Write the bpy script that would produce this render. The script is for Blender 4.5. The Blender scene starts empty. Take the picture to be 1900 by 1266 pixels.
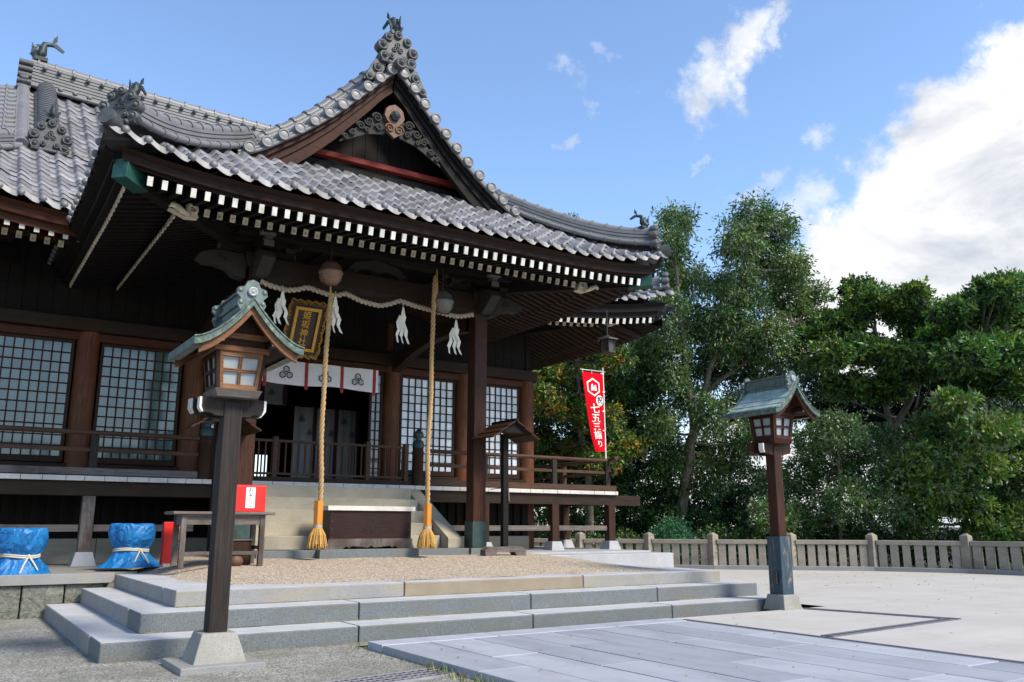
import bpy, math, random
import numpy as np
from mathutils import Vector, Matrix
RAD = math.radians
random.seed(7)
rng = np.random.default_rng(11)
sc = bpy.context.scene
COL = sc.collection

# ------------------------------------------------------------------ camera
cam_d = bpy.data.cameras.new("camera"); cam = bpy.data.objects.new("camera", cam_d); COL.objects.link(cam)
cam_d.sensor_fit = 'HORIZONTAL'; cam_d.sensor_width = 36.0; cam_d.lens = 30.02
cam_d.clip_start = 0.1; cam_d.clip_end = 3000
YAW, PIT, ROL = RAD(33.512), RAD(12.175), RAD(0.12)
fw = Vector((math.sin(YAW)*math.cos(PIT), math.cos(YAW)*math.cos(PIT), math.sin(PIT)))
rt = Vector((math.cos(YAW), -math.sin(YAW), 0)); up = rt.cross(fw)
r2 = rt*math.cos(ROL)+up*math.sin(ROL); u2 = -rt*math.sin(ROL)+up*math.cos(ROL)
m = Matrix.Identity(4)
for i in range(3):
    m[i][0] = r2[i]; m[i][1] = u2[i]; m[i][2] = -fw[i]
m[2][3] = 1.2
cam.matrix_world = m
sc.camera = cam

# ------------------------------------------------------------------ light
SUN_DIR = Vector((0.30, -0.64, 0.72)).normalized()
SUN_EL = math.asin(SUN_DIR.z); SUN_AZ = math.atan2(SUN_DIR.x, SUN_DIR.y)
w = bpy.data.worlds.new("World"); sc.world = w; w.use_nodes = True
nt = w.node_tree; nt.nodes.clear()
def wn(t, **k):
    n = nt.nodes.new(t)
    for a, b in k.items(): setattr(n, a, b)
    return n
def wl(a, b): nt.links.new(a, b)
def wmath(op, a, b=None, c=None, clamp=False):
    n = wn('ShaderNodeMath', operation=op, use_clamp=clamp)
    for i, x in enumerate((a, b, c)):
        if x is None: continue
        if isinstance(x, (int, float)): n.inputs[i].default_value = x
        else: wl(x, n.inputs[i])
    return n.outputs[0]
sky = wn('ShaderNodeTexSky', sky_type='NISHITA', sun_disc=False, sun_elevation=SUN_EL, sun_rotation=SUN_AZ, altitude=50, air_density=1.0, dust_density=0.35, ozone_density=3.4)
bg_sky = wn('ShaderNodeBackground'); bg_sky.inputs[1].default_value = 0.135
wl(sky.outputs[0], bg_sky.inputs[0])
tc = wn('ShaderNodeTexCoord'); DIRV = tc.outputs['Generated']
def warped(scale, amp, detail=6, off=(0, 0, 0)):
    mp = wn('ShaderNodeMapping'); mp.inputs['Location'].default_value = off; wl(DIRV, mp.inputs[0])
    n = wn('ShaderNodeTexNoise'); n.inputs['Scale'].default_value = scale; n.inputs['Detail'].default_value = detail; n.inputs['Roughness'].default_value = 0.62
    wl(mp.outputs[0], n.inputs['Vector'])
    a = wn('ShaderNodeVectorMath', operation='SUBTRACT'); wl(n.outputs['Color'], a.inputs[0]); a.inputs[1].default_value = (0.5, 0.5, 0.5)
    b = wn('ShaderNodeVectorMath', operation='SCALE'); wl(a.outputs[0], b.inputs[0]); b.inputs['Scale'].default_value = amp
    c = wn('ShaderNodeVectorMath', operation='ADD'); wl(DIRV, c.inputs[0]); wl(b.outputs[0], c.inputs[1])
    d = wn('ShaderNodeVectorMath', operation='NORMALIZE'); wl(c.outputs[0], d.inputs[0]); return d.outputs[0]
def wnoise(scale, detail, rough, dist=0.0, off=(0, 0, 0), sq=(1, 1, 1)):
    mp = wn('ShaderNodeMapping'); mp.inputs['Location'].default_value = off; mp.inputs['Scale'].default_value = sq
    wl(DIRV, mp.inputs[0])
    n = wn('ShaderNodeTexNoise'); n.inputs['Scale'].default_value = scale; n.inputs['Detail'].default_value = detail
    n.inputs['Roughness'].default_value = rough; n.inputs['Distortion'].default_value = dist
    wl(mp.outputs[0], n.inputs['Vector']); return n.outputs['Fac']
def blob(d, rad, soft, vec=None):
    # 1 inside a cone round direction d (degrees), falling to 0
    dv = wn('ShaderNodeVectorMath', operation='DOT_PRODUCT'); wl(DIRV if vec is None else vec, dv.inputs[0]); dv.inputs[1].default_value = d
    ang = wmath('ARCCOSINE', wmath('MINIMUM', dv.outputs['Value'], 0.99999))
    mr = wn('ShaderNodeMapRange', interpolation_type='SMOOTHSTEP'); wl(ang, mr.inputs[0])
    mr.inputs[1].default_value = RAD(rad+soft); mr.inputs[2].default_value = RAD(rad-soft)
    mr.inputs[3].default_value = 0; mr.inputs[4].default_value = 1
    return mr.outputs[0]
def ramp01(x, a, b):
    mr = wn('ShaderNodeMapRange', interpolation_type='SMOOTHSTEP'); wl(x, mr.inputs[0])
    mr.inputs[1].default_value = a; mr.inputs[2].default_value = b; mr.inputs[3].default_value = 0; mr.inputs[4].default_value = 1
    return mr.outputs[0]
def skydir(az, el): return (math.sin(RAD(az))*math.cos(RAD(el)), math.cos(RAD(az))*math.cos(RAD(el)), math.sin(RAD(el)))
n_big = wnoise(4.2, 9, 0.62, 0.3, (3.1, 1.7, 0.4))
n_fine = wnoise(13, 8, 0.65, 0.4, (0.3, 5.7, 2.4))
n_cir = wnoise(6.0, 9, 0.66, 0.8, (1.3, 4.2, 8.8), (1, 1, 1.5))
# cumulus bank low on the right-hand side of the shrine, a small puff above, faint wisps
bank = None
WB = warped(7.0, 0.16, 9, (2.2, 0.4, 1.1)); WP = warped(9.0, 0.20, 9, (5.2, 3.4, 7.1))
for (az, el, r_, s_) in ((56.4, 18.4, 3.0, 2.0), (59.0, 21.2, 3.2, 2.0), (62.6, 22.8, 4.0, 2.0), (67.5, 23.8, 4.6, 2.0), (55.0, 13.5, 4.2, 2), (62, 13, 7.5, 3), (70, 14, 9.5, 3), (77, 20, 9, 3), (50, 4, 5, 5), (40, 2, 4, 4), (60, 5, 8, 5)):
    b = blob(skydir(az, el), r_, s_, WB)
    bank = b if bank is None else wmath('MAXIMUM', bank, b)
mask1 = ramp01(wmath('ADD', wmath('MULTIPLY', bank, 0.80), wmath('MULTIPLY', n_fine, 0.55)), 0.52, 0.92)
puff = blob(skydir(48.2, 29.0), 1.7, 1.8, WP)
for (az, el, r_, s_) in ((50.3, 30.0, 1.3, 1.5), (46.2, 27.9, 1.2, 1.5), (47.3, 30.4, 0.6, 1.4), (51.8, 31.0, 0.6, 1.2), (49.8, 28.6, 0.9, 1.3)):
    puff = wmath('MAXIMUM', puff, blob(skydir(az, el), r_, s_, WP))
mask2 = wmath('MULTIPLY', ramp01(wmath('ADD', wmath('MULTIPLY', puff, 0.75), wmath('MULTIPLY', n_cir, 0.95)), 0.62, 1.28), 0.95)
wisp = blob(skydir(38.0, 29.5), 0.9, 1.3, WP)
for (az, el, r_, s_) in ((38.2, 27.6, 0.8, 1.1), (36.6, 25.1, 0.6, 1.0), (51.1, 22.3, 1.1, 1.4), (54.7, 24.0, 1.1, 1.4), (46.8, 23.5, 0.5, 1.0), (52.5, 20.0, 1.6, 1.6), (43, 29, 0.4, 1.0), (40.5, 31, 0.5, 1.0), (66.5, 31, 0.8, 1.0)):
    wisp = wmath('MAXIMUM', wisp, blob(skydir(az, el), r_, s_, WP))
mask3 = wmath('MULTIPLY', ramp01(wmath('ADD', wmath('MULTIPLY', wisp, 0.65), wmath('MULTIPLY', n_cir, 0.85)), 0.66, 1.25), 0.75)
cm = wmath('MAXIMUM', wmath('MAXIMUM', mask1, mask2), mask3)
# pale air towards the horizon
sep = wn('ShaderNodeSeparateXYZ'); wl(DIRV, sep.inputs[0])
hz = ramp01(sep.outputs['Z'], 0.34, -0.02)
pale = wmath('MULTIPLY', hz, 0.36)
cm_all = wmath('MAXIMUM', cm, pale, clamp=True)
# cloud grey underside variation
gr = ramp01(wmath('ADD', wmath('MULTIPLY', wnoise(5.5, 8, 0.58, 0.4, (7.7, 2.2, 5.1), (1, 1, 1.9)), 0.8), wmath('MULTIPLY', wnoise(2.0, 3, 0.5, 0.2, (1.7, 9.2, 3.1), (1, 1, 2.2)), 0.3)), 0.47, 0.72)
cc = wn('ShaderNodeMix', data_type='RGBA'); wl(gr, cc.inputs['Factor'])
cc.inputs['A'].default_value = (1.0, 1.0, 1.0, 1); cc.inputs['B'].default_value = (0.52, 0.57, 0.66, 1)
bg_cl = wn('ShaderNodeBackground'); wl(cc.outputs['Result'], bg_cl.inputs[0]); bg_cl.inputs[1].default_value = 0.53
mx = wn('ShaderNodeMixShader'); wl(cm_all, mx.inputs[0]); wl(bg_sky.outputs[0], mx.inputs[1]); wl(bg_cl.outputs[0], mx.inputs[2])
out = wn('ShaderNodeOutputWorld'); wl(mx.outputs[0], out.inputs[0])

sd = bpy.data.lights.new("sun", 'SUN'); sd.energy = 2.7; sd.angle = RAD(16); sd.color = (1.0, 0.91, 0.77)
so = bpy.data.objects.new("sun", sd); COL.objects.link(so)
so.rotation_euler = (-SUN_DIR).to_track_quat('-Z', 'Y').to_euler()
sc.view_settings.view_transform = 'Standard'; sc.view_settings.look = 'None'
sc.view_settings.gamma = 1.0; sc.view_settings.exposure = 1.08
try:
    sc.cycles.max_bounces = 8; sc.cycles.transparent_max_bounces = 8; sc.cycles.use_adaptive_sampling = True
    sc.cycles.use_denoising = True
except Exception: pass

# ------------------------------------------------------------------ materials
MATS = {}
class NB:
    def __init__(s, name):
        s.m = bpy.data.materials.new(name); s.m.use_nodes = True; s.t = s.m.node_tree
        s.b = s.t.nodes['Principled BSDF']; s.tc = None
    def n(s, t, **k):
        x = s.t.nodes.new(t)
        for a, b in k.items(): setattr(x, a, b)
        return x
    def l(s, a, b): s.t.links.new(a, b)
    def co(s, kind='Object', scale=(1, 1, 1)):
        if s.tc is None: s.tc = s.n('ShaderNodeTexCoord')
        mp = s.n('ShaderNodeMapping'); mp.inputs['Scale'].default_value = scale
        s.l(s.tc.outputs[kind], mp.inputs[0]); return mp.outputs[0]
    def noise(s, vec, scale, detail=4, rough=0.6, dist=0.0):
        x = s.n('ShaderNodeTexNoise'); x.inputs['Scale'].default_value = scale; x.inputs['Detail'].default_value = detail
        x.inputs['Roughness'].default_value = rough; x.inputs['Distortion'].default_value = dist
        s.l(vec, x.inputs['Vector']); return x.outputs['Fac']
    def ramp(s, fac, stops):
        x = s.n('ShaderNodeValToRGB'); e = x.color_ramp.elements
        while len(e) < len(stops): e.new(0.5)
        for i, (p, c) in enumerate(stops): e[i].position = p; e[i].color = (*c, 1)
        s.l(fac, x.inputs[0]); return x.outputs[0]
    def mix(s, f, a, b, blend='MIX'):
        x = s.n('ShaderNodeMix', data_type='RGBA', blend_type=blend)
        for k, v in (('Factor', f), ('A', a), ('B', b)):
            if isinstance(v, (int, float)): x.inputs[k].default_value = v
            elif isinstance(v, tuple): x.inputs[k].default_value = (*v, 1)
            else: s.l(v, x.inputs[k])
        return x.outputs['Result']
    def math(s, op, a, b=0.0, clamp=False):
        x = s.n('ShaderNodeMath', operation=op, use_clamp=clamp)
        for i, v in enumerate((a, b)):
            if isinstance(v, (int, float)): x.inputs[i].default_value = v
            else: s.l(v, x.inputs[i])
        return x.outputs[0]
    def bump(s, h, strength=0.3, dist=0.02):
        x = s.n('ShaderNodeBump'); x.inputs['Strength'].default_value = strength; x.inputs['Distance'].default_value = dist
        s.l(h, x.inputs['Height']); s.l(x.outputs[0], s.b.inputs['Normal'])
    def base(s, c):
        if isinstance(c, tuple): s.b.inputs['Base Color'].default_value = (*c, 1)
        else: s.l(c, s.b.inputs['Base Color'])
    def rough(s, v):
        if isinstance(v, (int, float)): s.b.inputs['Roughness'].default_value = v
        else: s.l(v, s.b.inputs['Roughness'])
    def done(s, key):
        MATS[key] = s.m; return s.m

def wood(key, c1, c2, grain=(9, 9, 0.7), rough=0.6, c3=None, patch=0.55):
    b = NB(key.replace('_', ' '))
    g = b.noise(b.co('Object', grain), 6, 6, 0.65, 0.4)
    p = b.noise(b.co('Object'), 1.7, 4, 0.6)
    col = b.ramp(g, [(0.3, c1), (0.72, c2)])
    if c3: col = b.mix(b.ramp(p, [(patch-0.1, (0, 0, 0)), (patch+0.15, (1, 1, 1))]), col, c3)
    else: col = b.mix(b.math('MULTIPLY', b.ramp(p, [(0.35, (0, 0, 0)), (0.7, (1, 1, 1))]), 0.4), col, tuple(x*0.6 for x in c1))
    b.base(col); b.rough(rough); b.bump(g, 0.35, 0.006)
    b.b.inputs['Specular IOR Level'].default_value = 0.16
    return b.done(key)
VG, XG, YG = (9, 9, 0.6), (0.6, 9, 9), (9, 0.6, 9)
wood('wood_v', (0.022, 0.0105, 0.006), (0.06, 0.027, 0.015), VG)
wood('wood_x', (0.016, 0.01, 0.0065), (0.046, 0.026, 0.016), XG)
wood('wood_y', (0.018, 0.011, 0.0075), (0.052, 0.03, 0.019), YG)
wood('wood_black', (0.006, 0.005, 0.0045), (0.018, 0.014, 0.012), XG, 0.7)
wood('wood_eave', (0.012, 0.0065, 0.0045), (0.040, 0.020, 0.012), XG, 0.7)
wood('wood_lantern', (0.018, 0.0075, 0.0045), (0.078, 0.03, 0.0145), VG, 0.5)
wood('wood_column', (0.060, 0.020, 0.009), (0.19, 0.072, 0.030), VG, 0.5)
wood('wood_barge', (0.020, 0.0068, 0.004), (0.068, 0.022, 0.010), XG, 0.6)
wood('wood_red_v', (0.04, 0.013, 0.007), (0.105, 0.04, 0.018), VG, 0.5)
wood('wood_red_x', (0.035, 0.0105, 0.005), (0.1, 0.033, 0.013), XG, 0.5)
wood('wood_orange', (0.13, 0.055, 0.022), (0.27, 0.13, 0.06), XG, 0.5)
wood('wood_grey_x', (0.085, 0.07, 0.06), (0.2, 0.17, 0.15), XG, 0.8, (0.06, 0.042, 0.034), 0.6)
wood('wood_grey_v', (0.08, 0.065, 0.055), (0.21, 0.18, 0.16), VG, 0.8, (0.05, 0.036, 0.028), 0.5)
wood('wood_deck', (0.46, 0.42, 0.38), (0.74, 0.69, 0.63), YG, 0.8)
wood('wood_rail', (0.038, 0.02, 0.012), (0.11, 0.062, 0.038), XG, 0.6)
wood('wood_postgrey', (0.013, 0.010, 0.009), (0.058, 0.047, 0.040), (30, 30, 0.45), 0.75)
wood('wood_box', (0.018, 0.009, 0.008), (0.045, 0.02, 0.016), XG, 0.4)
wood('wood_vermilion', (0.16, 0.022, 0.016), (0.24, 0.042, 0.03), XG, 0.6)
wood('wood_bracket', (0.1, 0.085, 0.075), (0.2, 0.17, 0.15), XG, 0.8)

def plain(key, c, rough=0.6, metallic=0.0, var=0.15, scale=6, bump=0.0, bscale=60, spec=0.5):
    b = NB(key.replace('_', ' '))
    n = b.noise(b.co('Object'), scale, 5, 0.6)
    b.base(b.ramp(n, [(0.3, tuple(x*(1-var) for x in c)), (0.7, tuple(min(1, x*(1+var)) for x in c))]))
    b.rough(rough); b.b.inputs['Metallic'].default_value = metallic; b.b.inputs['Specular IOR Level'].default_value = spec
    if bump: b.bump(b.noise(b.co('Object'), bscale, 3, 0.6), bump, 0.01)
    return b.done(key)
plain('white_paint', (0.60, 0.57, 0.51), 0.65, var=0.30, scale=5)
plain('cream_paint', (0.54, 0.47, 0.34), 0.7, var=0.32, scale=5)
plain('paper_white', (0.80, 0.79, 0.76), 0.8, var=0.04)
plain('paper_cream', (0.74, 0.69, 0.57), 0.8, var=0.08)
plain('washi', (0.55, 0.58, 0.60), 0.35, var=0.10, scale=2)
plain('lamp_pane', (0.30, 0.32, 0.32), 0.3, var=0.06, scale=8)
plain('red_paint', (0.68, 0.008, 0.004), 0.45, var=0.06)
plain('red_cloth', (0.58, 0.003, 0.012), 0.95, var=0.08, scale=5, spec=0.1)
plain('red_ribbon', (0.36, 0.020, 0.028), 0.7, var=0.15)
plain('purple_ribbon', (0.05, 0.012, 0.02), 0.7)
plain('cloth_white', (0.80, 0.79, 0.80), 0.85, var=0.06, scale=4)
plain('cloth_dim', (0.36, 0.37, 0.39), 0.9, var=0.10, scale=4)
plain('ink', (0.015, 0.014, 0.016), 0.7, var=0.0)
plain('gold', (0.46, 0.27, 0.045), 0.4, 0.7, var=0.2, scale=30)
plain('gold_dark', (0.30, 0.16, 0.03), 0.5, 0.6, var=0.5, scale=40)
plain('lacquer', (0.030, 0.018, 0.014), 0.5, var=0.4, scale=10)
plain('green_copper', (0.016, 0.075, 0.055), 0.45, 0.2, var=0.35, scale=9)
plain('dark_copper', (0.030, 0.055, 0.048), 0.5, 0.3, var=0.4, scale=6, bump=0.3, bscale=14)
plain('bronze', (0.14, 0.14, 0.125), 0.45, 0.4, var=0.25, scale=12)
plain('bronze_warm', (0.22, 0.135, 0.095), 0.5, 0.3, var=0.25, scale=12)
plain('bronze_dark', (0.05, 0.048, 0.038), 0.5, 0.4, var=0.3, scale=12)
plain('iron', (0.06, 0.06, 0.062), 0.5, 0.6)
plain('pole_white', (0.75, 0.75, 0.73), 0.4)
plain('orange_sleeve', (0.55, 0.20, 0.012), 0.4, var=0.1)
def tarpmat():
    b = NB('crumpled blue tarpaulin'); v = b.n('ShaderNodeTexVoronoi', feature='DISTANCE_TO_EDGE'); v.inputs['Scale'].default_value = 4.5
    n = b.noise(b.co('Object'), 5, 3, 0.5, 1.5)
    mv = b.n('ShaderNodeVectorMath', operation='ADD'); b.l(b.co('Object', (1, 1, 0.7)), mv.inputs[0]); sc_ = b.n('ShaderNodeVectorMath', operation='SCALE'); b.l(n, sc_.inputs[0]); sc_.inputs['Scale'].default_value = 0.22; b.l(sc_.outputs[0], mv.inputs[1]); b.l(mv.outputs[0], v.inputs['Vector'])
    b.base(b.ramp(n, [(0.3, (0.002, 0.10, 0.30)), (0.72, (0.006, 0.17, 0.42))])); b.rough(0.5)
    b.bump(b.math('ADD', b.math('MULTIPLY', v.outputs['Distance'], 1.3), b.math('MULTIPLY', n, 0.6)), 0.7, 0.07); return b.done('blue_tarp')
tarpmat()
plain('twine', (0.50, 0.46, 0.36), 0.9)
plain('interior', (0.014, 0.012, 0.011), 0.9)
plain('ivory_carving', (0.55, 0.48, 0.36), 0.7, var=0.3, scale=16)
plain('grey_carving', (0.045, 0.036, 0.029), 0.8, var=0.35, scale=18)
plain('brown_carving', (0.11, 0.046, 0.020), 0.6, var=0.35, scale=14)
plain('grey_dark_carving', (0.022, 0.019, 0.016), 0.8, var=0.35, scale=14)
plain('tile_ornament', (0.065, 0.067, 0.068), 0.55, var=0.45, scale=10, bump=0.25, bscale=40)
plain('verdigris_fish', (0.030, 0.040, 0.040), 0.55, 0.3, var=0.4, scale=12)
plain('crest_dark', (0.011, 0.006, 0.005), 0.5)
plain('moss', (0.15, 0.135, 0.075), 0.95, var=0.4, scale=20)
plain('sticker', (0.16, 0.13, 0.09), 0.8)
plain('mortar_green', (0.05, 0.045, 0.04), 0.8)

def tilemat(key, lo, hi, rough=0.36):
    b = NB(key.replace('_', ' '))
    uv = b.co('UV'); fl = b.n('ShaderNodeVectorMath', operation='FLOOR'); b.l(uv, fl.inputs[0])
    wn_ = b.n('ShaderNodeTexWhiteNoise'); wn_.noise_dimensions = '3D'; b.l(fl.outputs[0], wn_.inputs['Vector'])
    n = b.noise(b.co('Object'), 3.2, 6, 0.65)
    f = b.math('ADD', b.math('MULTIPLY', wn_.outputs['Value'], 0.55), b.math('MULTIPLY', n, 0.6))
    col = b.ramp(f, [(0.22, lo), (0.85, hi)])
    rust = b.ramp(b.noise(b.co('Object'), 1.3, 7, 0.72), [(0.50, (0, 0, 0)), (0.68, (1, 1, 1))])
    col = b.mix(b.math('MULTIPLY', rust, 0.42), col, (0.125, 0.108, 0.075))
    b.base(col); b.rough(rough); b.b.inputs['Specular IOR Level'].default_value = 0.6
    b.bump(b.noise(b.co('Object'), 45, 3, 0.6), 0.12, 0.01)
    return b.done(key)
tilemat('tile', (0.065, 0.067, 0.073), (0.19, 0.19, 0.205), 0.45)
tilemat('tile_light', (0.062, 0.062, 0.067), (0.185, 0.185, 0.197), 0.50)
tilemat('tile_ridge', (0.07, 0.07, 0.072), (0.185, 0.183, 0.185), 0.45)

def copper(key, g_=1.0):
    b = NB('green copper roofing')
    n = b.noise(b.co('Object', (1, 1, 1)), 7, 6, 0.7); s_ = b.noise(b.co('Object', (14, 14, 1.2)), 3, 4, 0.6)
    col = b.ramp(b.math('ADD', b.math('MULTIPLY', n, 0.6), b.math('MULTIPLY', s_, 0.4)), [(0.30, tuple(min(.6, x*g_) for x in (0.04, 0.055, 0.047))), (0.5, tuple(min(.6, x*g_) for x in (0.135, 0.180, 0.162))), (0.72, tuple(min(.6, x*g_) for x in (0.29, 0.36, 0.335)))])
    b.base(col); b.rough(0.42); b.bump(n, 0.15, 0.005); b.b.inputs['Metallic'].default_value = 0.15
    return b.done(key)
copper('copper')
copper('copper_sky_reflection', 2.1)  # brighter copy of the roof copper, sky reflection put into its colour
copper('copper_dark', 0.62)
def copper_edge(key):
    b = NB('green copper edging')
    n = b.noise(b.co('Object', (4, 4, 4)), 5, 5, 0.7)
    b.base(b.ramp(n, [(0.34, (0.025, 0.036, 0.030)), (0.55, (0.075, 0.115, 0.090)), (0.75, (0.30, 0.35, 0.22))])); b.rough(0.5)
    return b.done(key)
copper_edge('copper_edge')

def granite(key, c, dark, sp=180, stain=None, rough=0.7, lump=0.0):
    b = NB(key.replace('_', ' '))
    s1 = b.noise(b.co('Object'), sp, 2, 0.7); s2 = b.noise(b.co('Object'), 2.2, 6, 0.65)
    col = b.ramp(s1, [(0.36, dark), (0.58, c)])
    col = b.mix(b.math('MULTIPLY', b.ramp(s2, [(0.40, (1, 1, 1)), (0.62, (0, 0, 0))]), 0.38), col, tuple(x*0.55 for x in c))
    if stain:
        s3 = b.noise(b.co('Object', (1, 1, 3)), 1.3, 5, 0.7)
        col = b.mix(b.math('MULTIPLY', b.ramp(s3, [(0.48, (0, 0, 0)), (0.66, (1, 1, 1))]), 0.6), col, stain)
    b.base(col); b.rough(rough)
    if lump: b.bump(b.noise(b.co('Object'), 5.5, 7, 0.62, 0.6), lump, 0.06)
    else: b.bump(b.math('ADD', s1, b.math('MULTIPLY', s2, 3.0)), 0.3, 0.006)
    return b.done(key)
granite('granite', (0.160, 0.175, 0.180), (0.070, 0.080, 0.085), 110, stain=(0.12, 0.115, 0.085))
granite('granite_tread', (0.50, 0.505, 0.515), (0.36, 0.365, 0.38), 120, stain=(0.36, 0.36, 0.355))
granite('granite_pale', (0.29, 0.29, 0.285), (0.17, 0.17, 0.165), 120, stain=(0.27, 0.23, 0.16))
granite('granite_tan', (0.29, 0.245, 0.175), (0.18, 0.15, 0.105), stain=(0.22, 0.16, 0.09))
granite('concrete', (0.30, 0.29, 0.255), (0.22, 0.21, 0.185), 90, stain=(0.20, 0.18, 0.13))
granite('stair_stone', (0.40, 0.355, 0.265), (0.31, 0.27, 0.195), 120, stain=(0.26, 0.22, 0.15))
granite('footing', (0.38, 0.38, 0.385), (0.28, 0.28, 0.285), 140)
granite('fence_stone', (0.33, 0.29, 0.23), (0.19, 0.165, 0.13), 70, stain=(0.12, 0.115, 0.09))
granite('rubble', (0.20, 0.20, 0.165), (0.10, 0.105, 0.08), 25, stain=(0.07, 0.085, 0.035), lump=1.0)
granite('slab_stone', (0.40, 0.40, 0.41), (0.32, 0.32, 0.33), 140)

def gravel(key, cs, scale=70, patch=None, pscale=0.6):
    b = NB(key.replace('_', ' '))
    v = b.n('ShaderNodeTexVoronoi'); v.inputs['Scale'].default_value = scale; b.l(b.co('Object'), v.inputs['Vector'])
    g = b.n('ShaderNodeSeparateColor'); b.l(v.outputs['Color'], g.inputs[0])
    col = b.ramp(g.outputs[0], cs)
    col = b.mix(b.math('MULTIPLY', b.noise(b.co('Object'), 160, 2, 0.6), 0.35), col, (0.12, 0.10, 0.08))
    if patch: col = b.mix(b.math('MULTIPLY', b.ramp(b.noise(b.co('Object'), pscale, 6, 0.65), [(0.42, (0, 0, 0)), (0.64, (1, 1, 1))]), 0.75), col, patch)
    b.base(col); b.rough(0.9); b.bump(v.outputs['Distance'], 0.7, 0.012)
    return b.done(key)
gravel('gravel_tan', [(0.0, (0.18, 0.135, 0.09)), (0.5, (0.42, 0.335, 0.24)), (1.0, (0.66, 0.56, 0.44))], 52)
gravel('gravel_grey', [(0.0, (0.10, 0.098, 0.085)), (0.5, (0.27, 0.26, 0.23)), (1.0, (0.44, 0.43, 0.39))], 60, (0.13, 0.13, 0.095), 1.1)
def pale_ground(key):
    b = NB('pale rammed ground')
    n1 = b.noise(b.co('Object'), 0.5, 6, 0.6); n2 = b.noise(b.co('Object'), 120, 2, 0.6); n3 = b.noise(b.co('Object', (0.2, 1.6, 1)), 1.5, 5, 0.6)
    col = b.ramp(b.math('ADD', b.math('MULTIPLY', n1, 0.6), b.math('MULTIPLY', n3, 0.4)), [(0.3, (0.37, 0.35, 0.32)), (0.7, (0.48, 0.46, 0.43))])
    col = b.mix(b.math('MULTIPLY', n2, 0.30), col, (0.27, 0.245, 0.21))
    col = b.mix(b.math('MULTIPLY', b.ramp(b.noise(b.co('Object'), 1.6, 8, 0.72), [(0.50, (0, 0, 0)), (0.66, (1, 1, 1))]), 0.35), col, (0.30, 0.28, 0.25))
    col = b.mix(b.math('MULTIPLY', b.ramp(b.noise(b.co('Object'), 2.7, 4, 0.6), [(0.66, (0, 0, 0)), (0.76, (1, 1, 1))]), 0.35), col, (0.38, 0.52, 0.46))
    b.base(col); b.rough(0.9); b.bump(n2, 0.15, 0.006)
    return b.done(key)
pale_ground('pale_ground')
def path_stone(key):
    b = NB('blue grey paving stone')
    rp = b.n('ShaderNodeNewGeometry')
    n1 = b.noise(b.co('Object', (2.2, 0.35, 1)), 1.6, 6, 0.6); n2 = b.noise(b.co('Object'), 190, 2, 0.6); n3 = b.noise(b.co('Object'), 0.8, 4, 0.6)
    f = b.math('ADD', b.math('MULTIPLY', n1, 0.55), b.math('MULTIPLY', rp.outputs['Random Per Island'], 0.4))
    col = b.ramp(f, [(0.2, (0.255, 0.268, 0.305)), (0.5, (0.355, 0.368, 0.405)), (0.85, (0.46, 0.47, 0.50))])
    col = b.mix(b.math('MULTIPLY', n2, 0.2), col, (0.13, 0.145, 0.18))
    col = b.mix(b.math('MULTIPLY', b.ramp(n3, [(0.64, (0, 0, 0)), (0.74, (1, 1, 1))]), 0.45), col, (0.30, 0.22, 0.17))
    col = b.mix(b.math('MULTIPLY', b.ramp(b.noise(b.co('Object', (1, 0.6, 1)), 2.3, 8, 0.72), [(0.47, (0, 0, 0)), (0.66, (1, 1, 1))]), 0.38), col, (0.17, 0.175, 0.19))
    b.base(col); b.rough(0.55); b.bump(n2, 0.1, 0.004)
    return b.done(key)
path_stone('path_stone')
def earth(key):
    b = NB('dark earth'); n = b.noise(b.co('Object'), 2, 6, 0.7)
    b.base(b.ramp(n, [(0.3, (0.02, 0.022, 0.012)), (0.7, (0.055, 0.055, 0.032))])); b.rough(0.95); b.bump(n, 0.5, 0.05)  # dark brown earth tone, mottled by noise
    return b.done(key)
earth('earth')
def straw(key, a, c):
    b = NB(key.replace('_', ' ')); n = b.noise(b.co('Object', (30, 30, 2)), 5, 4, 0.6)
    b.base(b.ramp(n, [(0.3, a), (0.7, c)])); b.rough(0.8); return b.done(key)
straw('rope_yellow', (0.26, 0.15, 0.055), (0.50, 0.34, 0.155))
straw('rope_pale', (0.26, 0.20, 0.15), (0.48, 0.40, 0.32))
straw('bristle', (0.32, 0.16, 0.03), (0.60, 0.36, 0.10))
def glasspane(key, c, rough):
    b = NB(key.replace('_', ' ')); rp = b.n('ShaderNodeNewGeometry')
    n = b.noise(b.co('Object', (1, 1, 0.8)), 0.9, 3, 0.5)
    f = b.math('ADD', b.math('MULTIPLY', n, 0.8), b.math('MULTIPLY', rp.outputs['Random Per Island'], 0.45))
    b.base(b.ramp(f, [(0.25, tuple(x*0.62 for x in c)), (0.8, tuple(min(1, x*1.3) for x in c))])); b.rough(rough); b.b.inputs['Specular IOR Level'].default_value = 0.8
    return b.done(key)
glasspane('pane_dark_reflection', (0.060, 0.098, 0.092), 0.10)  # dark teal base colour stands in for trees reflected in the panes
glasspane('pane_bright_reflection', (0.60, 0.63, 0.66), 0.2)  # same panes, with sky reflection and backlight put into a pale base colour
def rusty_blue(key):
    b = NB('rusty blue sheet metal'); n = b.noise(b.co('Object', (5, 5, 1.2)), 2.6, 6, 0.7, 0.6)
    b.base(b.ramp(n, [(0.42, (0.012, 0.035, 0.06)), (0.56, (0.03, 0.055, 0.07)), (0.63, (0.22, 0.13, 0.05)), (0.75, (0.36, 0.28, 0.12))])); b.rough(0.5)
    return b.done(key)
rusty_blue('rusty_blue')
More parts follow.
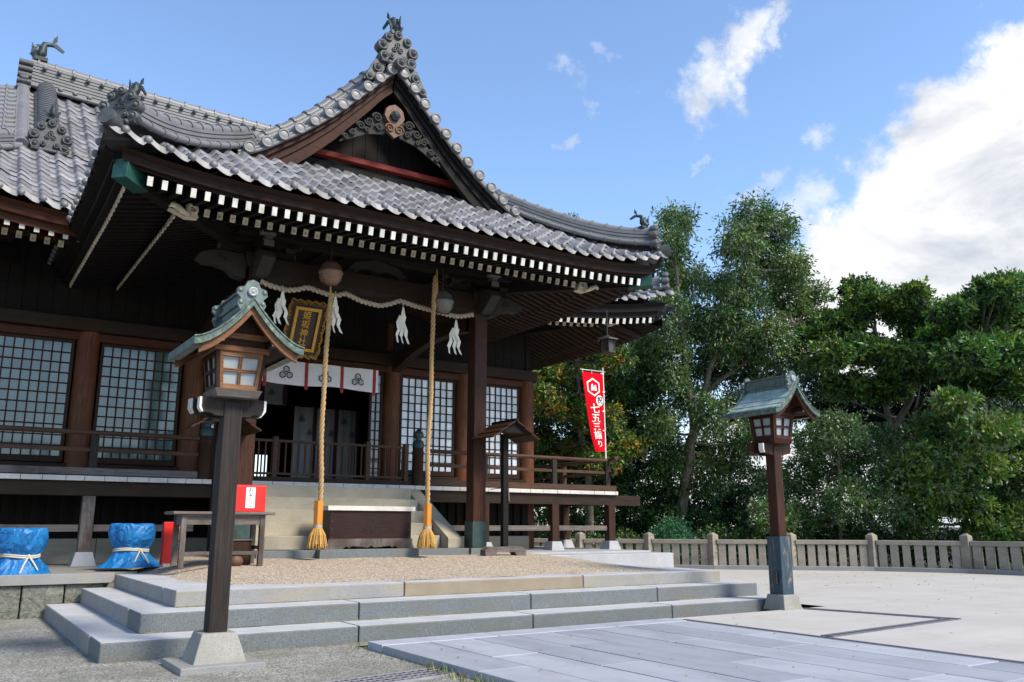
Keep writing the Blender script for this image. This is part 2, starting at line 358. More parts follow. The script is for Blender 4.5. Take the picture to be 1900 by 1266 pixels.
def leafmat(key, cols, rough=0.42, trans=0.3):
    b = NB(key.replace('_', ' ')); g = b.n('ShaderNodeNewGeometry')
    n = b.noise(b.co('Object'), 1.3, 4, 0.65)
    f = b.math('ADD', b.math('MULTIPLY', g.outputs['Random Per Island'], 0.5), b.math('MULTIPLY', b.ramp(n, [(0.32, (0, 0, 0)), (0.68, (1, 1, 1))]), 0.5))
    k = len(cols); col = b.ramp(f, [(0.15+0.75*i/(k-1), c) for i, c in enumerate(cols)])
    b.base(col); b.rough(rough); b.b.inputs['Specular IOR Level'].default_value = 0.45
    tr = b.n('ShaderNodeBsdfTranslucent'); b.l(b.mix(1.0, col, (1.0, 1.0, 0.55), 'MULTIPLY'), tr.inputs[0])
    mxs = b.n('ShaderNodeMixShader'); mxs.inputs[0].default_value = trans
    b.l(b.b.outputs[0], mxs.inputs[1]); b.l(tr.outputs[0], mxs.inputs[2])
    b.l(mxs.outputs[0], b.t.nodes['Material Output'].inputs[0])
    return b.done(key)
leafmat('leaf_oak', [(0.03, 0.07, 0.024), (0.078, 0.14, 0.04), (0.2, 0.26, 0.075)])
leafmat('leaf_laurel', [(0.036, 0.088, 0.018), (0.115, 0.2, 0.034), (0.28, 0.37, 0.062)])
leafmat('leaf_green', [(0.026, 0.095, 0.024), (0.08, 0.205, 0.042), (0.21, 0.37, 0.07)])
leafmat('leaf_silver', [(0.065, 0.11, 0.06), (0.145, 0.205, 0.105), (0.31, 0.36, 0.19)])
leafmat('leaf_dark', [(0.014, 0.032, 0.02), (0.03, 0.056, 0.03), (0.06, 0.095, 0.042)])
leafmat('leaf_autumn', [(0.1, 0.125, 0.026), (0.3, 0.23, 0.03), (0.68, 0.27, 0.035)], 0.6)
leafmat('litter', [(0.10, 0.07, 0.035), (0.22, 0.15, 0.07), (0.34, 0.25, 0.12)], 0.8)
leafmat('leaf_bush', [(0.022, 0.1, 0.052), (0.05, 0.18, 0.09), (0.1, 0.28, 0.13)])
def bark(key, a, c):
    b = NB(key.replace('_', ' ')); n = b.noise(b.co('Object', (6, 6, 1.4)), 2.2, 7, 0.7)
    b.base(b.ramp(n, [(0.35, a), (0.65, c)])); b.rough(0.9); b.bump(n, 0.6, 0.03); return b.done(key)
bark('bark', (0.05, 0.045, 0.030), (0.19, 0.165, 0.115))

# ------------------------------------------------------------------ mesh helpers
class MB:
    """collects geometry and links it as one mesh object"""
    def __init__(s): s.v = []; s.f = []; s.mi = []; s.sm = []; s.uv = None
    def add(s, vs, fs, m=0, smooth=False):
        o = len(s.v); s.v.extend([tuple(map(float, p)) for p in vs])
        for f in fs: s.f.append([i+o for i in f]); s.mi.append(m); s.sm.append(smooth)
    def box(s, x0, x1, y0, y1, z0, z1, m=0):
        s.add([(x0,y0,z0),(x1,y0,z0),(x1,y1,z0),(x0,y1,z0),(x0,y0,z1),(x1,y0,z1),(x1,y1,z1),(x0,y1,z1)],
              [(0,3,2,1),(4,5,6,7),(0,1,5,4),(1,2,6,5),(2,3,7,6),(3,0,4,7)], m)
    def frustum(s, cx, cy, z0, z1, a0, b0, a1, b1, m=0, ox=0, oy=0):
        p = []
        for z, a, b, dx, dy in ((z0, a0, b0, 0, 0), (z1, a1, b1, ox, oy)):
            p += [(cx+dx-a,cy+dy-b,z),(cx+dx+a,cy+dy-b,z),(cx+dx+a,cy+dy+b,z),(cx+dx-a,cy+dy+b,z)]
        s.add(p, [(0,3,2,1),(4,5,6,7),(0,1,5,4),(1,2,6,5),(2,3,7,6),(3,0,4,7)], m)
    def beam(s, p, q, wd, ht, upv=(0,0,1), m=0, mend=None):
        p = Vector(p); q = Vector(q); d = (q-p).normalized(); u = Vector(upv)
        sd_ = d.cross(u).normalized(); u = sd_.cross(d).normalized()
        a = sd_*wd/2; b = u*ht/2; P = []
        for c in (p, q): P += [c-a-b, c+a-b, c+a+b, c-a+b]
        s.add(P, [(4,5,6,7),(0,1,5,4),(1,2,6,5),(2,3,7,6),(3,0,4,7)], m)
        s.add(P[:4], [(0,3,2,1)], m if mend is None else mend)
    def tube(s, path, r, n=10, m=0, cap=True, smooth=True):
        P = [Vector(p) for p in path]; k = len(P); rs = r if isinstance(r, (list, tuple)) else [r]*k
        vs = []; ref = None
        for i in range(k):
            d = (P[min(i+1, k-1)]-P[max(i-1, 0)]).normalized()
            if ref is None:
                ref = Vector((0, 0, 1)) if abs(d.z) < 0.9 else Vector((1, 0, 0))
            a = d.cross(ref).normalized(); b = a.cross(d).normalized(); ref = b
            for j in range(n):
                t = 2*math.pi*j/n; vs.append(P[i]+a*math.cos(t)*rs[i]+b*math.sin(t)*rs[i])
        fs = [(i*n+j, i*n+(j+1) % n, (i+1)*n+(j+1) % n, (i+1)*n+j) for i in range(k-1) for j in range(n)]
        s.add(vs, fs, m, smooth)
        if cap:
            s.add(vs[:n], [tuple(range(n))[::-1]], m); s.add(vs[-n:], [tuple(range(n))], m)
    def lathe(s, prof, o=(0,0,0), axis='Z', n=16, m=0, smooth=True, sx=1.0, sy=1.0, M=None):
        vs = []
        for (r, h) in prof:
            for j in range(n):
                t = 2*math.pi*j/n; a, b = r*math.cos(t)*sx, r*math.sin(t)*sy
                p = Vector((a, b, h) if axis == 'Z' else ((h, a, b) if axis == 'X' else (a, h, b)))
                if M is not None: p = M @ p
                vs.append((p.x+o[0], p.y+o[1], p.z+o[2]))
        k = len(prof)
        fs = [(i*n+j, i*n+(j+1) % n, (i+1)*n+(j+1) % n, (i+1)*n+j) for i in range(k-1) for j in range(n)]
        s.add(vs, fs, m, smooth)
    def ball(s, c, r, n=10, m=0, sz=1.0, sx=1.0, sy=1.0):
        k = 7; s.lathe([(max(1e-4, r*math.sin(math.pi*i/(k-1))), -r*sz*math.cos(math.pi*i/(k-1))) for i in range(k)], c, 'Z', n, m, True, sx, sy)
    def prism(s, poly, o, ax, ay, az, th, m=0):
        """extrude the 2D polygon (in axes ax, ay at origin o) by th along az"""
        o = Vector(o); ax = Vector(ax); ay = Vector(ay); az = Vector(az); k = len(poly)
        A = [o+ax*x+ay*y for x, y in poly]; B = [p+az*th for p in A]
        s.add(A+B, [tuple(range(k)), tuple(range(2*k-1, k-1, -1))]+[(i, (i+1) % k, k+(i+1) % k, k+i) for i in range(k)], m)
    def grid(s, rows, m=0, smooth=True, closed=False):
        R_ = len(rows); n = len(rows[0]); vs = [p for r in rows for p in r]
        fs = [(i*n+j, i*n+j+1, (i+1)*n+j+1, (i+1)*n+j) for i in range(R_-1) for j in range(n-1)]
        if closed: fs += [(i*n+n-1, i*n, (i+1)*n, (i+1)*n+n-1) for i in range(R_-1)]
        s.add(vs, fs, m, smooth)
    def build(s, name, mats, parent=None, bevel=0.0, loc=None):
        me = bpy.data.meshes.new(name)
        vs = s.v
        if loc is not None: vs = [(x-loc[0], y-loc[1], z-loc[2]) for x, y, z in s.v]
        me.from_pydata(vs, [], s.f)
        for k in ([mats] if isinstance(mats, str) else mats): me.materials.append(MATS[k])
        me.polygons.foreach_set('material_index', np.array(s.mi, dtype=np.int32))
        me.polygons.foreach_set('use_smooth', np.array(s.sm, dtype=bool))
        me.update()
        o = bpy.data.objects.new(name, me); COL.objects.link(o)
        if loc is not None: o.location = loc
        if parent is not None: attach(o, parent)
        if bevel:
            md = o.modifiers.new('edge', 'BEVEL'); md.width = bevel; md.segments = 2; md.limit_method = 'ANGLE'; md.angle_limit = RAD(50)
        return o
WORLD_OF = {}
def attach(o, parent):
    o.parent = parent
    o.matrix_parent_inverse = Matrix.Translation(-WORLD_OF.get(parent.name, Vector((0, 0, 0))))
    WORLD_OF[o.name] = Vector(o.location)
def tag(o, label, cat, group=None, kind=None):
    if label: o['label'] = label
    if cat: o['category'] = cat
    if group: o['group'] = group
    if kind: o['kind'] = kind
    return o
def thing(name, loc, label, cat, group=None):
    o = bpy.data.objects.new(name, None); COL.objects.link(o); o.location = loc; o.empty_display_size = 0.2
    WORLD_OF[o.name] = Vector(loc)
    return tag(o, label, cat, group)
def structure(o, label=None):
    o['kind'] = 'structure'
    if label: o['label'] = label
    return o
def text_mesh(mb, body, size, M, mat=0, depth=0.003, sx=1.0):
    cu = bpy.data.curves.new('lettering', 'FONT'); cu.body = body; cu.size = size; cu.align_x = 'CENTER'; cu.align_y = 'CENTER'
    cu.extrude = depth; cu.offset = size*0.012
    ob = bpy.data.objects.new('lettering', cu); COL.objects.link(ob)
    dg = bpy.context.evaluated_depsgraph_get(); me = bpy.data.meshes.new_from_object(ob.evaluated_get(dg))
    vs = [M @ Vector((v.co.x*sx, v.co.y, v.co.z)) for v in me.vertices]
    mb.add(vs, [tuple(p.vertices) for p in me.polygons], mat)
    bpy.data.objects.remove(ob); bpy.data.curves.remove(cu); bpy.data.meshes.remove(me)
def frame_matrix(o, ax, ay):
    ax = Vector(ax).normalized(); ay = Vector(ay).normalized(); az = ax.cross(ay)
    M = Matrix.Identity(4)
    for i in range(3): M[i][0] = ax[i]; M[i][1] = ay[i]; M[i][2] = az[i]; M[i][3] = o[i]
    return M

# ================================================================== SETTING
CX = 6.08
def sheet(name, x0, x1, y0, y1, z, mat, nx=1, ny=1):
    b = MB(); b.add([(x0,y0,z),(x1,y0,z),(x1,y1,z),(x0,y1,z)], [(0,1,2,3)]); return structure(b.build(name, mat))
sheet('ground', -900, 900, -400, 1500, -0.012, 'earth')
gb = MB(); gb.add([(-30,-14,0),(3.72,-14,0),(3.72,8.45,0),(12.0,8.45,0),(12.0,13.2,0),(-30,13.2,0)], [(0,1,2,3,4,5)])
structure(gb.build('gravel_yard', 'gravel_grey'), 'grey gravel yard left of the paved path')
# pale ground right of the path, as a sheet with a cut front
pb = MB(); pb.add([(7.72,-14,0.052),(30,-14,0.052),(30,2,0.052),(24.5,9,0.052),(21.9,12.6,0.052),(18.2,17,0.052),(14,22,0.052),(11.0,22,0.052),(11.0,8.3,0.052),(7.72,8.3,0.052)],
                  [(0,1,2,3,4,5,6,7,8,9)])
structure(pb.build('courtyard', 'pale_ground'), 'pale sandy courtyard ground')
# paved path: stones as islands with fine open joints
pp = MB()
xs = np.linspace(3.72, 7.78, 9)
random.seed(3)
for i in range(8):
    y = 7.86; first = True
    while y > -14:
        L = random.uniform(1.5, 2.6) if not (first and i % 2) else random.uniform(0.8, 1.3)
        if i >= 4 and first: L += 0.35
        first = False
        pp.box(xs[i]+0.008, xs[i+1]-0.008, y-L+0.012, y, -0.02, 0.07+random.uniform(-0.002, 0.002)); y -= L
x = 3.72
while x < 7.7:
    L = min(random.choice((1.35, 1.6, 1.1)), 7.78-x); pp.box(x+0.005, x+L-0.005, 7.872, 8.2, -0.02, 0.074); x += L
structure(pp.build('stone_path', 'path_stone', bevel=0.006), 'blue grey stone path leading to the steps')
bb = MB(); bb.box(3.735, 7.765, -14, 8.19, -0.03, 0.056)
structure(bb.build('path_bed', 'earth'))

# drains
def grating(name, pts, wd, z, label, slots):
    o = thing(name, (pts[0][0], pts[0][1], z), label, 'drain')
    b = MB(); g = MB()
    for p, q in zip(pts[:-1], pts[1:]):
        P = Vector((*p, z)); Q = Vector((*q, z)); d = (Q-P).normalized(); sd_ = Vector((-d.y, d.x, 0))
        b.beam(P+sd_*wd/2, Q+sd_*wd/2, 0.022, 0.02); b.beam(P-sd_*wd/2, Q-sd_*wd/2, 0.022, 0.02)
        g.beam(P+Vector((0,0,-0.004)), Q+Vector((0,0,-0.004)), wd-0.024, 0.01)
        if slots:
            for k in range(1, slots): 
                t = (k/slots-0.5)*wd; b.beam(P+sd_*t, Q+sd_*t, 0.012, 0.016)
            n = int((Q-P).length/0.09)
            for k in range(n): 
                c = P+d*(k+0.5)*0.09; b.beam(c-sd_*wd/2, c+sd_*wd/2, 0.012, 0.014)
    b.build('frame', 'iron_drain', o); g.build('channel', 'ink', o)
plain('iron_drain', (0.30, 0.29, 0.30), 0.5, 0.3, var=0.2)
plain('slate_drain', (0.13, 0.13, 0.15), 0.6, 0.1, var=0.2)
grating('drain_grating', [(2.2, 6.40), (3.70, 6.60)], 0.34, 0.008, 'steel drain grating crossing the gravel up to the paved path', 4)
def channel(name, pts, wd, z, label):
    o = thing(name, (pts[0][0], pts[0][1], z), label, 'drain'); b = MB(); g = MB()
    for p, q in zip(pts[:-1], pts[1:]):
        P = Vector((*p, z)); Q = Vector((*q, z)); d = (Q-P).normalized(); sd_ = Vector((-d.y, d.x, 0)); e = d*wd*0.5
        b.beam(P+sd_*wd/3-e, Q+sd_*wd/3+e, wd/3, 0.012); b.beam(P-sd_*wd/3-e, Q-sd_*wd/3+e, wd/3, 0.012); g.beam(P-e, Q+e, wd/3-0.004, 0.006)
    b.build('cover', 'slate_drain', o); g.build('slot', 'ink', o)
channel('drain_channel', [(10.45, 8.14), (10.86, 6.32), (8.1, 6.08)], 0.15, 0.058, 'narrow angled drain channel round the post of the far lantern')
channel('drain_channel', [(7.88, 8.0), (7.88, -8)], 0.14, 0.059, 'long straight drain channel along the edge of the paved path')

# ---------------------------------------------------------------- stone steps and platform
def gz(y): return 0.523+max(0.0, y-9.75)*0.045
st = thing('stone_steps', (CX, 8.64, 0), 'broad three step granite platform with a gravel top before the shrine', 'steps')
def stepring(x0, x1, yf, z0, z1, jf, tread, nm, colours=None, yb=13.1):
    """front stones, left return stones; one mesh per tier, joints open"""
    tier = MB(); js = [x0]+jf+[x1]; k = 0
    for a, b_ in zip(js[:-1], js[1:]):
        mi = colours[k] if colours else 0; k += 1
        tier.box(a+0.006, b_-0.006, yf, yf+0.62, z0, z1, mi)
    ys = [yf+0.63, yf+1.35, yf+2.6, yf+3.6, yb]
    for a, b_ in zip(ys[:-1], ys[1:]):
        if b_ > a:
            tier.box(x0, x0+0.62, a+0.004, b_-0.004, z0, z1, 1); tier.box(x1-0.62, x1, a+0.004, b_-0.004, z0, z1, 1)
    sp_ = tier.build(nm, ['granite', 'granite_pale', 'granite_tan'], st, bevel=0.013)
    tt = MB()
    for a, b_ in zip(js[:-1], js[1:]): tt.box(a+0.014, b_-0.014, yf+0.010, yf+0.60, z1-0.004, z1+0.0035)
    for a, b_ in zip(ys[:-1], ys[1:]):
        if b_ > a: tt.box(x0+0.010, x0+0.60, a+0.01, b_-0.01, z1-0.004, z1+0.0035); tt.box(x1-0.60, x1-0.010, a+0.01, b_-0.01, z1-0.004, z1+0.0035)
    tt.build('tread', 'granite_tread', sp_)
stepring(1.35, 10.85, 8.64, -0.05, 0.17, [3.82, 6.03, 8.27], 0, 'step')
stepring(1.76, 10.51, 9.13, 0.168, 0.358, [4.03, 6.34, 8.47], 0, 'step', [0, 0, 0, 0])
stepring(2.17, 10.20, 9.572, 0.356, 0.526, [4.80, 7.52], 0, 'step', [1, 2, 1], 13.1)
co = MB(); co.box(2.0, 10.4, 9.3, 14.0, -0.05, 0.33); co.box(2.5, 9.9, 9.8, 14, 0.32, 0.5); co.build('core', 'concrete', st)
for (x0, x1, yf, z) in ((1.40, 10.8, 8.64, 0.0), (1.80, 10.47, 9.13, 0.1735), (2.2, 10.17, 9.572, 0.3615)):
    mo = MB(); r_ = random.Random(int(yf*10)); x = x0
    while x < x1:
        L = r_.uniform(0.15, 0.6)
        if r_.random() < 0.75:
            w0, w1, h = r_.uniform(0.004, 0.03), r_.uniform(0.004, 0.03), r_.uniform(0.003, 0.014)
            mo.add([(x, yf+0.003, z), (x+L, yf+0.003, z), (x+L, yf-w1, z+0.001), (x, yf-w0, z+0.001), (x, yf-0.001, z+h), (x+L, yf-0.001, z+h*0.6)], [(3, 2, 5, 4), (0, 3, 4), (1, 2, 5)])
        x += L
    mo.build('moss_line', 'moss', st)['kind'] = 'stuff'
gt = MB()
rows = []
for y in np.linspace(9.86, 15.0, 40):
    rows.append([(x, y, 0.517+(gz(y)-0.517)*min(1, max(0, (x-2.5)/0.9), 1)*min(1, max(0, (9.9-x)/0.5))*1.0+0.008*math.sin(3.1*x+y*2)*math.sin(1.7*x-y)) for x in np.linspace(2.47, 9.9, 60)])
gt.grid(rows); gt.build('gravel_top', 'gravel_tan', st)
# inner kerb stones joining the tiers (top surface between front stone and gravel is the stone itself)
# raised slab under the right veranda and under the hall
sl = thing('foundation_slab', (11.6, 13.8, 0), 'low pale stone slab carrying the veranda posts beside the gravel', 'slab')
b = MB(); b.box(9.6, 13.35, 13.85, 22, 0.0, 0.63); b.box(9.62, 13.2, 14.4, 22, 0.62, 0.665); b.build('slab', 'slab_stone', sl, bevel=0.012)
# left retaining wall with kerb
rw = thing('retaining_wall', (-2, 13.1, 0), 'low mossy rubble wall with a granite kerb beside the steps', 'wall')
b = MB(); x = -4.2
random.seed(5)
while x < 2.0:
    L = random.uniform(0.5, 0.75); e = min(x+L, 2.05)
    b.box(x+0.008, e-0.008, 13.14+random.uniform(0, 0.02), 13.5, -0.05, 0.415); x += L
b.build('stone_course', 'rubble', rw, bevel=0.02)
b = MB()
for a, e in ((-4.2, -1.4), (-1.4, 0.35), (0.35, 2.16)): b.box(a+0.004, e-0.004, 13.1, 13.42, 0.42, 0.555)
b.build('kerb', 'granite_pale', rw, bevel=0.008)
b = MB(); b.box(-4.2, 2.5, 13.425, 22, 0.2, 0.548); b.build('floor', 'concrete', rw)

# ================================================================== SHRINE HALL
hall = thing('shrine_hall', (CX, 17.2, 0.6), 'dark timber shrine hall with grey tiled roofs and a gabled front porch', 'shrine')

def tile_patch(name, S, u0, u1, v_end, pitch, course, lim, mat, parent, front=0.080, start=0.0, hump=0.056):
    n8 = int(round((u1-u0)/pitch)); frac = np.array([0.0, 0.12, 0.24, 0.33, 0.36, 0.44, 0.54, 0.66, 0.80])
    us = np.concatenate([(np.arange(n8)[:, None]+frac[None, :]).reshape(-1), [n8]])*pitch+u0
    t = (us/pitch+1e-6) % 1.0
    # shallow pan, steep little edge, rounded roll falling back into the next pan
    prof = np.interp(t, [0, 0.12, 0.24, 0.33, 0.36, 0.44, 0.54, 0.66, 0.80, 1.0], [-0.006, -0.014, -0.016, -0.012, 0.020, hump*0.98, hump, hump*0.72, hump*0.30, -0.006])
    V = []; F = []; UV = []
    nrow = int(round((v_end-start)/course)); n = len(us)
    r_ = np.random.default_rng(5)
    for k in range(nrow):
        v0 = start+k*course; v1 = min(v0+course+0.02, v_end)
        jit = np.repeat(r_.normal(0, 0.008, n8+2), 9)[:n]
        for (v, lift) in ((v0-0.012, 0.066+jit), (v1+0.06, -0.006+jit*0), (v0-0.012, 0.066+jit), (v0-0.040, (0.066-front if k == 0 else 0.030)+jit)):
            a, b = lim(max(v, 0)); uu = np.clip(us, a, b)
            x, y, z = S(uu, np.full(n, v))
            V.append(np.stack([x, y, z+prof+lift], 1)); UV.append(np.stack([us/pitch+200, np.full(n, k+0.5)], 1))
        o = (len(V)-4)*n
        for q in (0, 2):
            i0 = o+q*n; i1 = o+(q+1)*n
            idx = np.arange(n-1)
            ok = (us[1:] > lim(max(v0, 0))[0]) & (us[:-1] < lim(max(v0, 0))[1])
            f = np.stack([i0+idx, i0+idx+1, i1+idx+1, i1+idx], 1)[ok]; F.append(f)
    V = np.concatenate(V); UV = np.concatenate(UV); F = np.concatenate(F)
    me = bpy.data.meshes.new(name); me.from_pydata(V.tolist(), [], F.tolist())
    me.materials.append(MATS[mat]); me.polygons.foreach_set('use_smooth', np.ones(len(F), dtype=bool))
    uvl = me.uv_layers.new(name='UVMap'); uvl.data.foreach_set('uv', UV[F.reshape(-1)].astype(np.float32).reshape(-1))
    me.update(); o = bpy.data.objects.new(name, me); COL.objects.link(o); attach(o, parent); return o

def ridge_stack(b, path, wd, ht, n=5, capr=0.08, m=0, collar=0.32, foot=True):
    P = [Vector(p) for p in path]
    def cross(i):
        d = (P[min(i+1, len(P)-1)]-P[max(i-1, 0)]); d.z = 0; d.normalize(); return Vector((-d.y, d.x, 0))
    # stepped flat tiles
    prof = []
    for k in range(n):
        z0 = ht*k/n; z1 = ht*(k+1)/n; w_ = wd/2*(1-0.16*k/n)
        prof += [(w_-0.022, z0), (w_-0.022, z0+0.3*(z1-z0)), (w_, z0+0.32*(z1-z0)), (w_, z1)]
    full = [(a, z) for a, z in prof]+[(-a, z) for a, z in reversed(prof)]
    rows = []
    for i, p in enumerate(P):
        s_ = cross(i); rows.append([p+s_*a+Vector((0, 0, z)) for a, z in full])
    b.grid(rows, m, False)
    for r in (rows[0], rows[-1]): b.add(r, [tuple(range(len(r)))], m)
    top = [p+Vector((0, 0, ht+capr*0.35)) for p in P]
    b.tube(top, capr, 10, m)
    if foot:
        for sg in (-1, 1):
            fp = [p+cross(i)*sg*(wd/2+0.05)+Vector((0, 0, 0.03)) for i, p in enumerate(P)]; b.tube(fp, 0.05, 8, m)
    # collars on the cap and joints
    acc = 0.0; nxt = collar*0.4
    for i in range(len(P)-1):
        seg = (P[i+1]-P[i]).length
        while nxt < acc+seg:
            t = (nxt-acc)/seg; c = P[i].lerp(P[i+1], t); d = (P[i+1]-P[i]).normalized(); s_ = Vector((-d.y, d.x, 0)).normalized()
            cc = c+Vector((0, 0, ht+capr*0.35)); b.tube([cc-d*0.022, cc+d*0.022], capr*1.22, 10, m)
            if foot:
                for sg in (-1, 1):
                    f = c+s_*sg*(wd/2+0.05)+Vector((0, 0, 0.03)); b.tube([f-d*0.02, f+d*0.02], 0.064, 8, m)
            nxt += collar
        acc += seg

def axes(face):
    az = Vector((face[0], face[1], 0)).normalized(); ay = Vector((0, 0, 1)); ax = ay.cross(az).normalized(); return ax, ay, az
def scroll(b, o, ax, ay, az, x, y, r, d0=0.0, m=0, thick=0.1):
    M3 = Matrix(((ax.x, ay.x, az.x), (ax.y, ay.y, az.y), (ax.z, ay.z, az.z)))
    c = o+ax*x+ay*y+az*d0
    k_ = r/0.12; prof = [(r*0.94, -thick), (r, 0.0), (r*0.90, 0.035*k_), (r*0.72, 0.045*k_), (r*0.60, 0.02*k_), (r*0.50, 0.022*k_), (r*0.40, 0.055*k_), (r*0.2, 0.085*k_), (0.001, 0.09*k_)]
    b.lathe(prof, c, 'Z', 14, m, True, M=M3)
def oni(b, o, face, s=1.0, m=0, tall=1.0, legs=False):
    ax, ay, az = axes(face); o = Vector(o)
    pl = [(-0.42, 0), (-0.55, 0.12), (-0.48, 0.30), (-0.60, 0.42), (-0.46, 0.58), (-0.36, 0.66), (-0.40, 0.80), (-0.2, 0.88), (0, 0.98), (0.2, 0.88), (0.40, 0.80), (0.36, 0.66), (0.46, 0.58), (0.60, 0.42), (0.48, 0.30), (0.55, 0.12), (0.42, 0)]
    b.prism([(x*s, y*s*tall) for x, y in pl], o-az*0.16*s, ax, ay, az, 0.20*s, m)
    for sg in (-1, 1):
        scroll(b, o, ax, ay, az, sg*0.45*s, 0.46*s*tall, 0.16*s, 0.07*s, m, 0.22*s)
        scroll(b, o, ax, ay, az, sg*0.40*s, 0.14*s*tall, 0.15*s, 0.09*s, m, 0.2*s)
        scroll(b, o, ax, ay, az, sg*0.28*s, 0.76*s*tall, 0.13*s, 0.06*s, m, 0.2*s)
        scroll(b, o, ax, ay, az, sg*0.18*s, 0.20*s*tall, 0.09*s, 0.09*s, m, 0.1*s)
        if legs:
            scroll(b, o, ax, ay, az, sg*0.56*s, -0.24*s, 0.14*s, 0.05*s, m, 0.2*s); scroll(b, o, ax, ay, az, sg*0.78*s, -0.56*s, 0.12*s, 0.04*s, m, 0.2*s)
            b.prism([(sg*0.30*s, 0.05*s), (sg*0.62*s, 0.0), (sg*0.94*s, -0.66*s), (sg*0.62*s, -0.62*s), (sg*0.36*s, -0.25*s)][::sg], o-az*0.12*s, ax, ay, az, 0.16*s, m)
    scroll(b, o, ax, ay, az, 0, 0.90*s*tall, 0.12*s, 0.07*s, m, 0.2*s)
    for (x, y) in ((0, 0.60), (-0.085, 0.455), (0.085, 0.455)):
        M3 = Matrix(((ax.x, ay.x, az.x), (ax.y, ay.y, az.y), (ax.z, ay.z, az.z)))
        b.lathe([(0.082*s, 0.0), (0.082*s, 0.075*s), (0.062*s, 0.08*s), (0.06*s, 0.05*s), (0.03*s, 0.05*s), (0.02*s, 0.075*s), (0.001, 0.075*s)], o+ax*x*s+ay*y*s*tall, 'Z', 6, m, False, M=M3)
    b.tube([o-ax*0.48*s+az*0.08*s, o+ax*0.48*s+az*0.08*s], 0.055*s, 8, m)
    for x in (-0.25, 0.25): b.ball(o+ax*x*s+az*0.1*s-ay*0.03*s, 0.085*s, 10, m)
def fish(b, o, head, s=1.0, m=0):
    """roof fish: head low at the front, body arched, forked tail up and back; head = horizontal direction the head looks"""
    ax, ay, az = axes(head); o = Vector(o)
    pth = [(0.20, 0.07), (0.10, 0.12), (-0.02, 0.24), (-0.02, 0.38), (0.06-0.12, 0.50), (-0.20, 0.53), (-0.30, 0.50)]
    P = [o+az*(x*s)+ay*(y*s) for x, y in pth]
    b.tube(P, [0.10*s, 0.135*s, 0.125*s, 0.105*s, 0.08*s, 0.055*s, 0.03*s], 10, m)
    t = P[-2]
    b.prism([(0, 0), (-0.05*s, 0.20*s), (-0.13*s, 0.32*s), (-0.14*s, 0.14*s)], t-ax*0.02*s, az, ay, ax, 0.04*s, m)
    b.prism([(0.02*s, 0.0), (-0.30*s, -0.16*s), (-0.34*s, -0.10*s), (-0.12*s, 0.06*s)], t-ax*0.02*s, az, ay, ax, 0.04*s, m)
    for sg in (-1, 1):
        b.prism([(0, 0.02*s), (0.17*s, 0.24*s), (0.20*s, 0.18*s), (0.10*s, -0.02*s)], o+ax*sg*0.07*s+az*0.04*s+ay*0.10*s, ax*sg, ay, az, 0.03*s, m)
    for k in range(4):
        b.prism([(0, 0), (0.16*s, 0.10*s+0.05*s*k), (0.13*s, 0.03*s*k)], o+az*(0.10*s)+ay*(0.08*s+0.05*s*k)-ax*0.015*s, az, ay, ax, 0.03*s, m)
    for k in range(5):
        c = P[1].lerp(P[4], k/5); b.prism([(-0.04*s, 0), (0.04*s, 0), (0.0, 0.09*s)], c+az*0.10*s-ax*0.012*s, ay, az, ax, 0.024*s, m)
    b.box(o.x-0.16*s, o.x+0.16*s, o.y-0.16*s, o.y+0.16*s, o.z-0.06*s, o.z+0.05*s, m)

def nose(c, sg, parent):
    # scrolled hip rafter nose: a curl towards the middle and an S-shaped tail outwards
    b = MB(); P = []
    for i in range(26):
        t = i/25; a = -2.2+t*4.6; r = 0.025+0.062*t; P.append(c+Vector((sg*(0.02-r*math.cos(a)), 0, 0.0+r*math.sin(a))))
    b.tube(P, [0.020+0.012*i/25 for i in range(26)], 8)
    Q = [P[-1], c+Vector((sg*0.10, -0.02, -0.085)), c+Vector((sg*0.17, -0.03, -0.05)), c+Vector((sg*0.23, -0.04, -0.01)), c+Vector((sg*0.30, -0.05, 0.015)), c+Vector((sg*0.36, -0.06, -0.015))]
    b.tube(Q, [0.034, 0.044, 0.046, 0.046, 0.044, 0.030], 8)
    b.prism([(-0.07, -0.09), (0.10, -0.11), (0.34, -0.02), (0.34, 0.03), (0.12, 0.0), (-0.02, 0.07)][::sg], c+Vector((0, 0.03, 0)), (sg, 0, 0), (0, 0, 1), (0, 1, 0), 0.12)
    b.build('carved_nose', 'ivory_carving', parent, bevel=0.005)

# ---- main roof --------------------------------------------------------------
MY, MHW, MV = 14.5, 8.2, 6.3
def m_up(u): return 0.72*np.clip((np.abs(u)-3.5)/4.7, 0, 1.05)**1.9
def m_z(v): return 6.00+0.70*v+0.0095*v*v
def S_main(u, v): return CX+u, MY+v, m_z(v)+m_up(u)*np.clip(1-v/3.6, 0, 1)**2
def lim_main(v): q = max(MHW-v, 5.7); return (-q, q)
main_roof = tile_patch('main_roof', S_main, -5.1, 5.1, MV+0.1, 0.30, 0.25, lambda v: (-5.1, 5.1), 'tile_light', hall, start=1.5)
tile_patch('front_slope', S_main, -8.4, -5.1, MV+0.1, 0.30, 0.25, lambda v: (-max(MHW-v, 5.7), -5.1), 'tile_light', main_roof)
tile_patch('front_slope', S_main, 5.1, 8.4, MV+0.1, 0.30, 0.25, lambda v: (5.1, max(MHW-v, 5.7)), 'tile_light', main_roof)
for a_, e_ in ((-5.1, -4.5), (4.5, 5.1)): tile_patch('front_slope', S_main, a_, e_, 1.5, 0.30, 0.25, lambda v, a_=a_, e_=e_: (a_, e_), 'tile_light', main_roof)
def S_side(sg):
    return lambda u, v: (CX+sg*(MHW-v), MY+u, m_z(v)+0.72*np.clip((3.2-u)/4.7, 0, 1)**1.9*np.clip(1-v/3.6, 0, 1)**2)
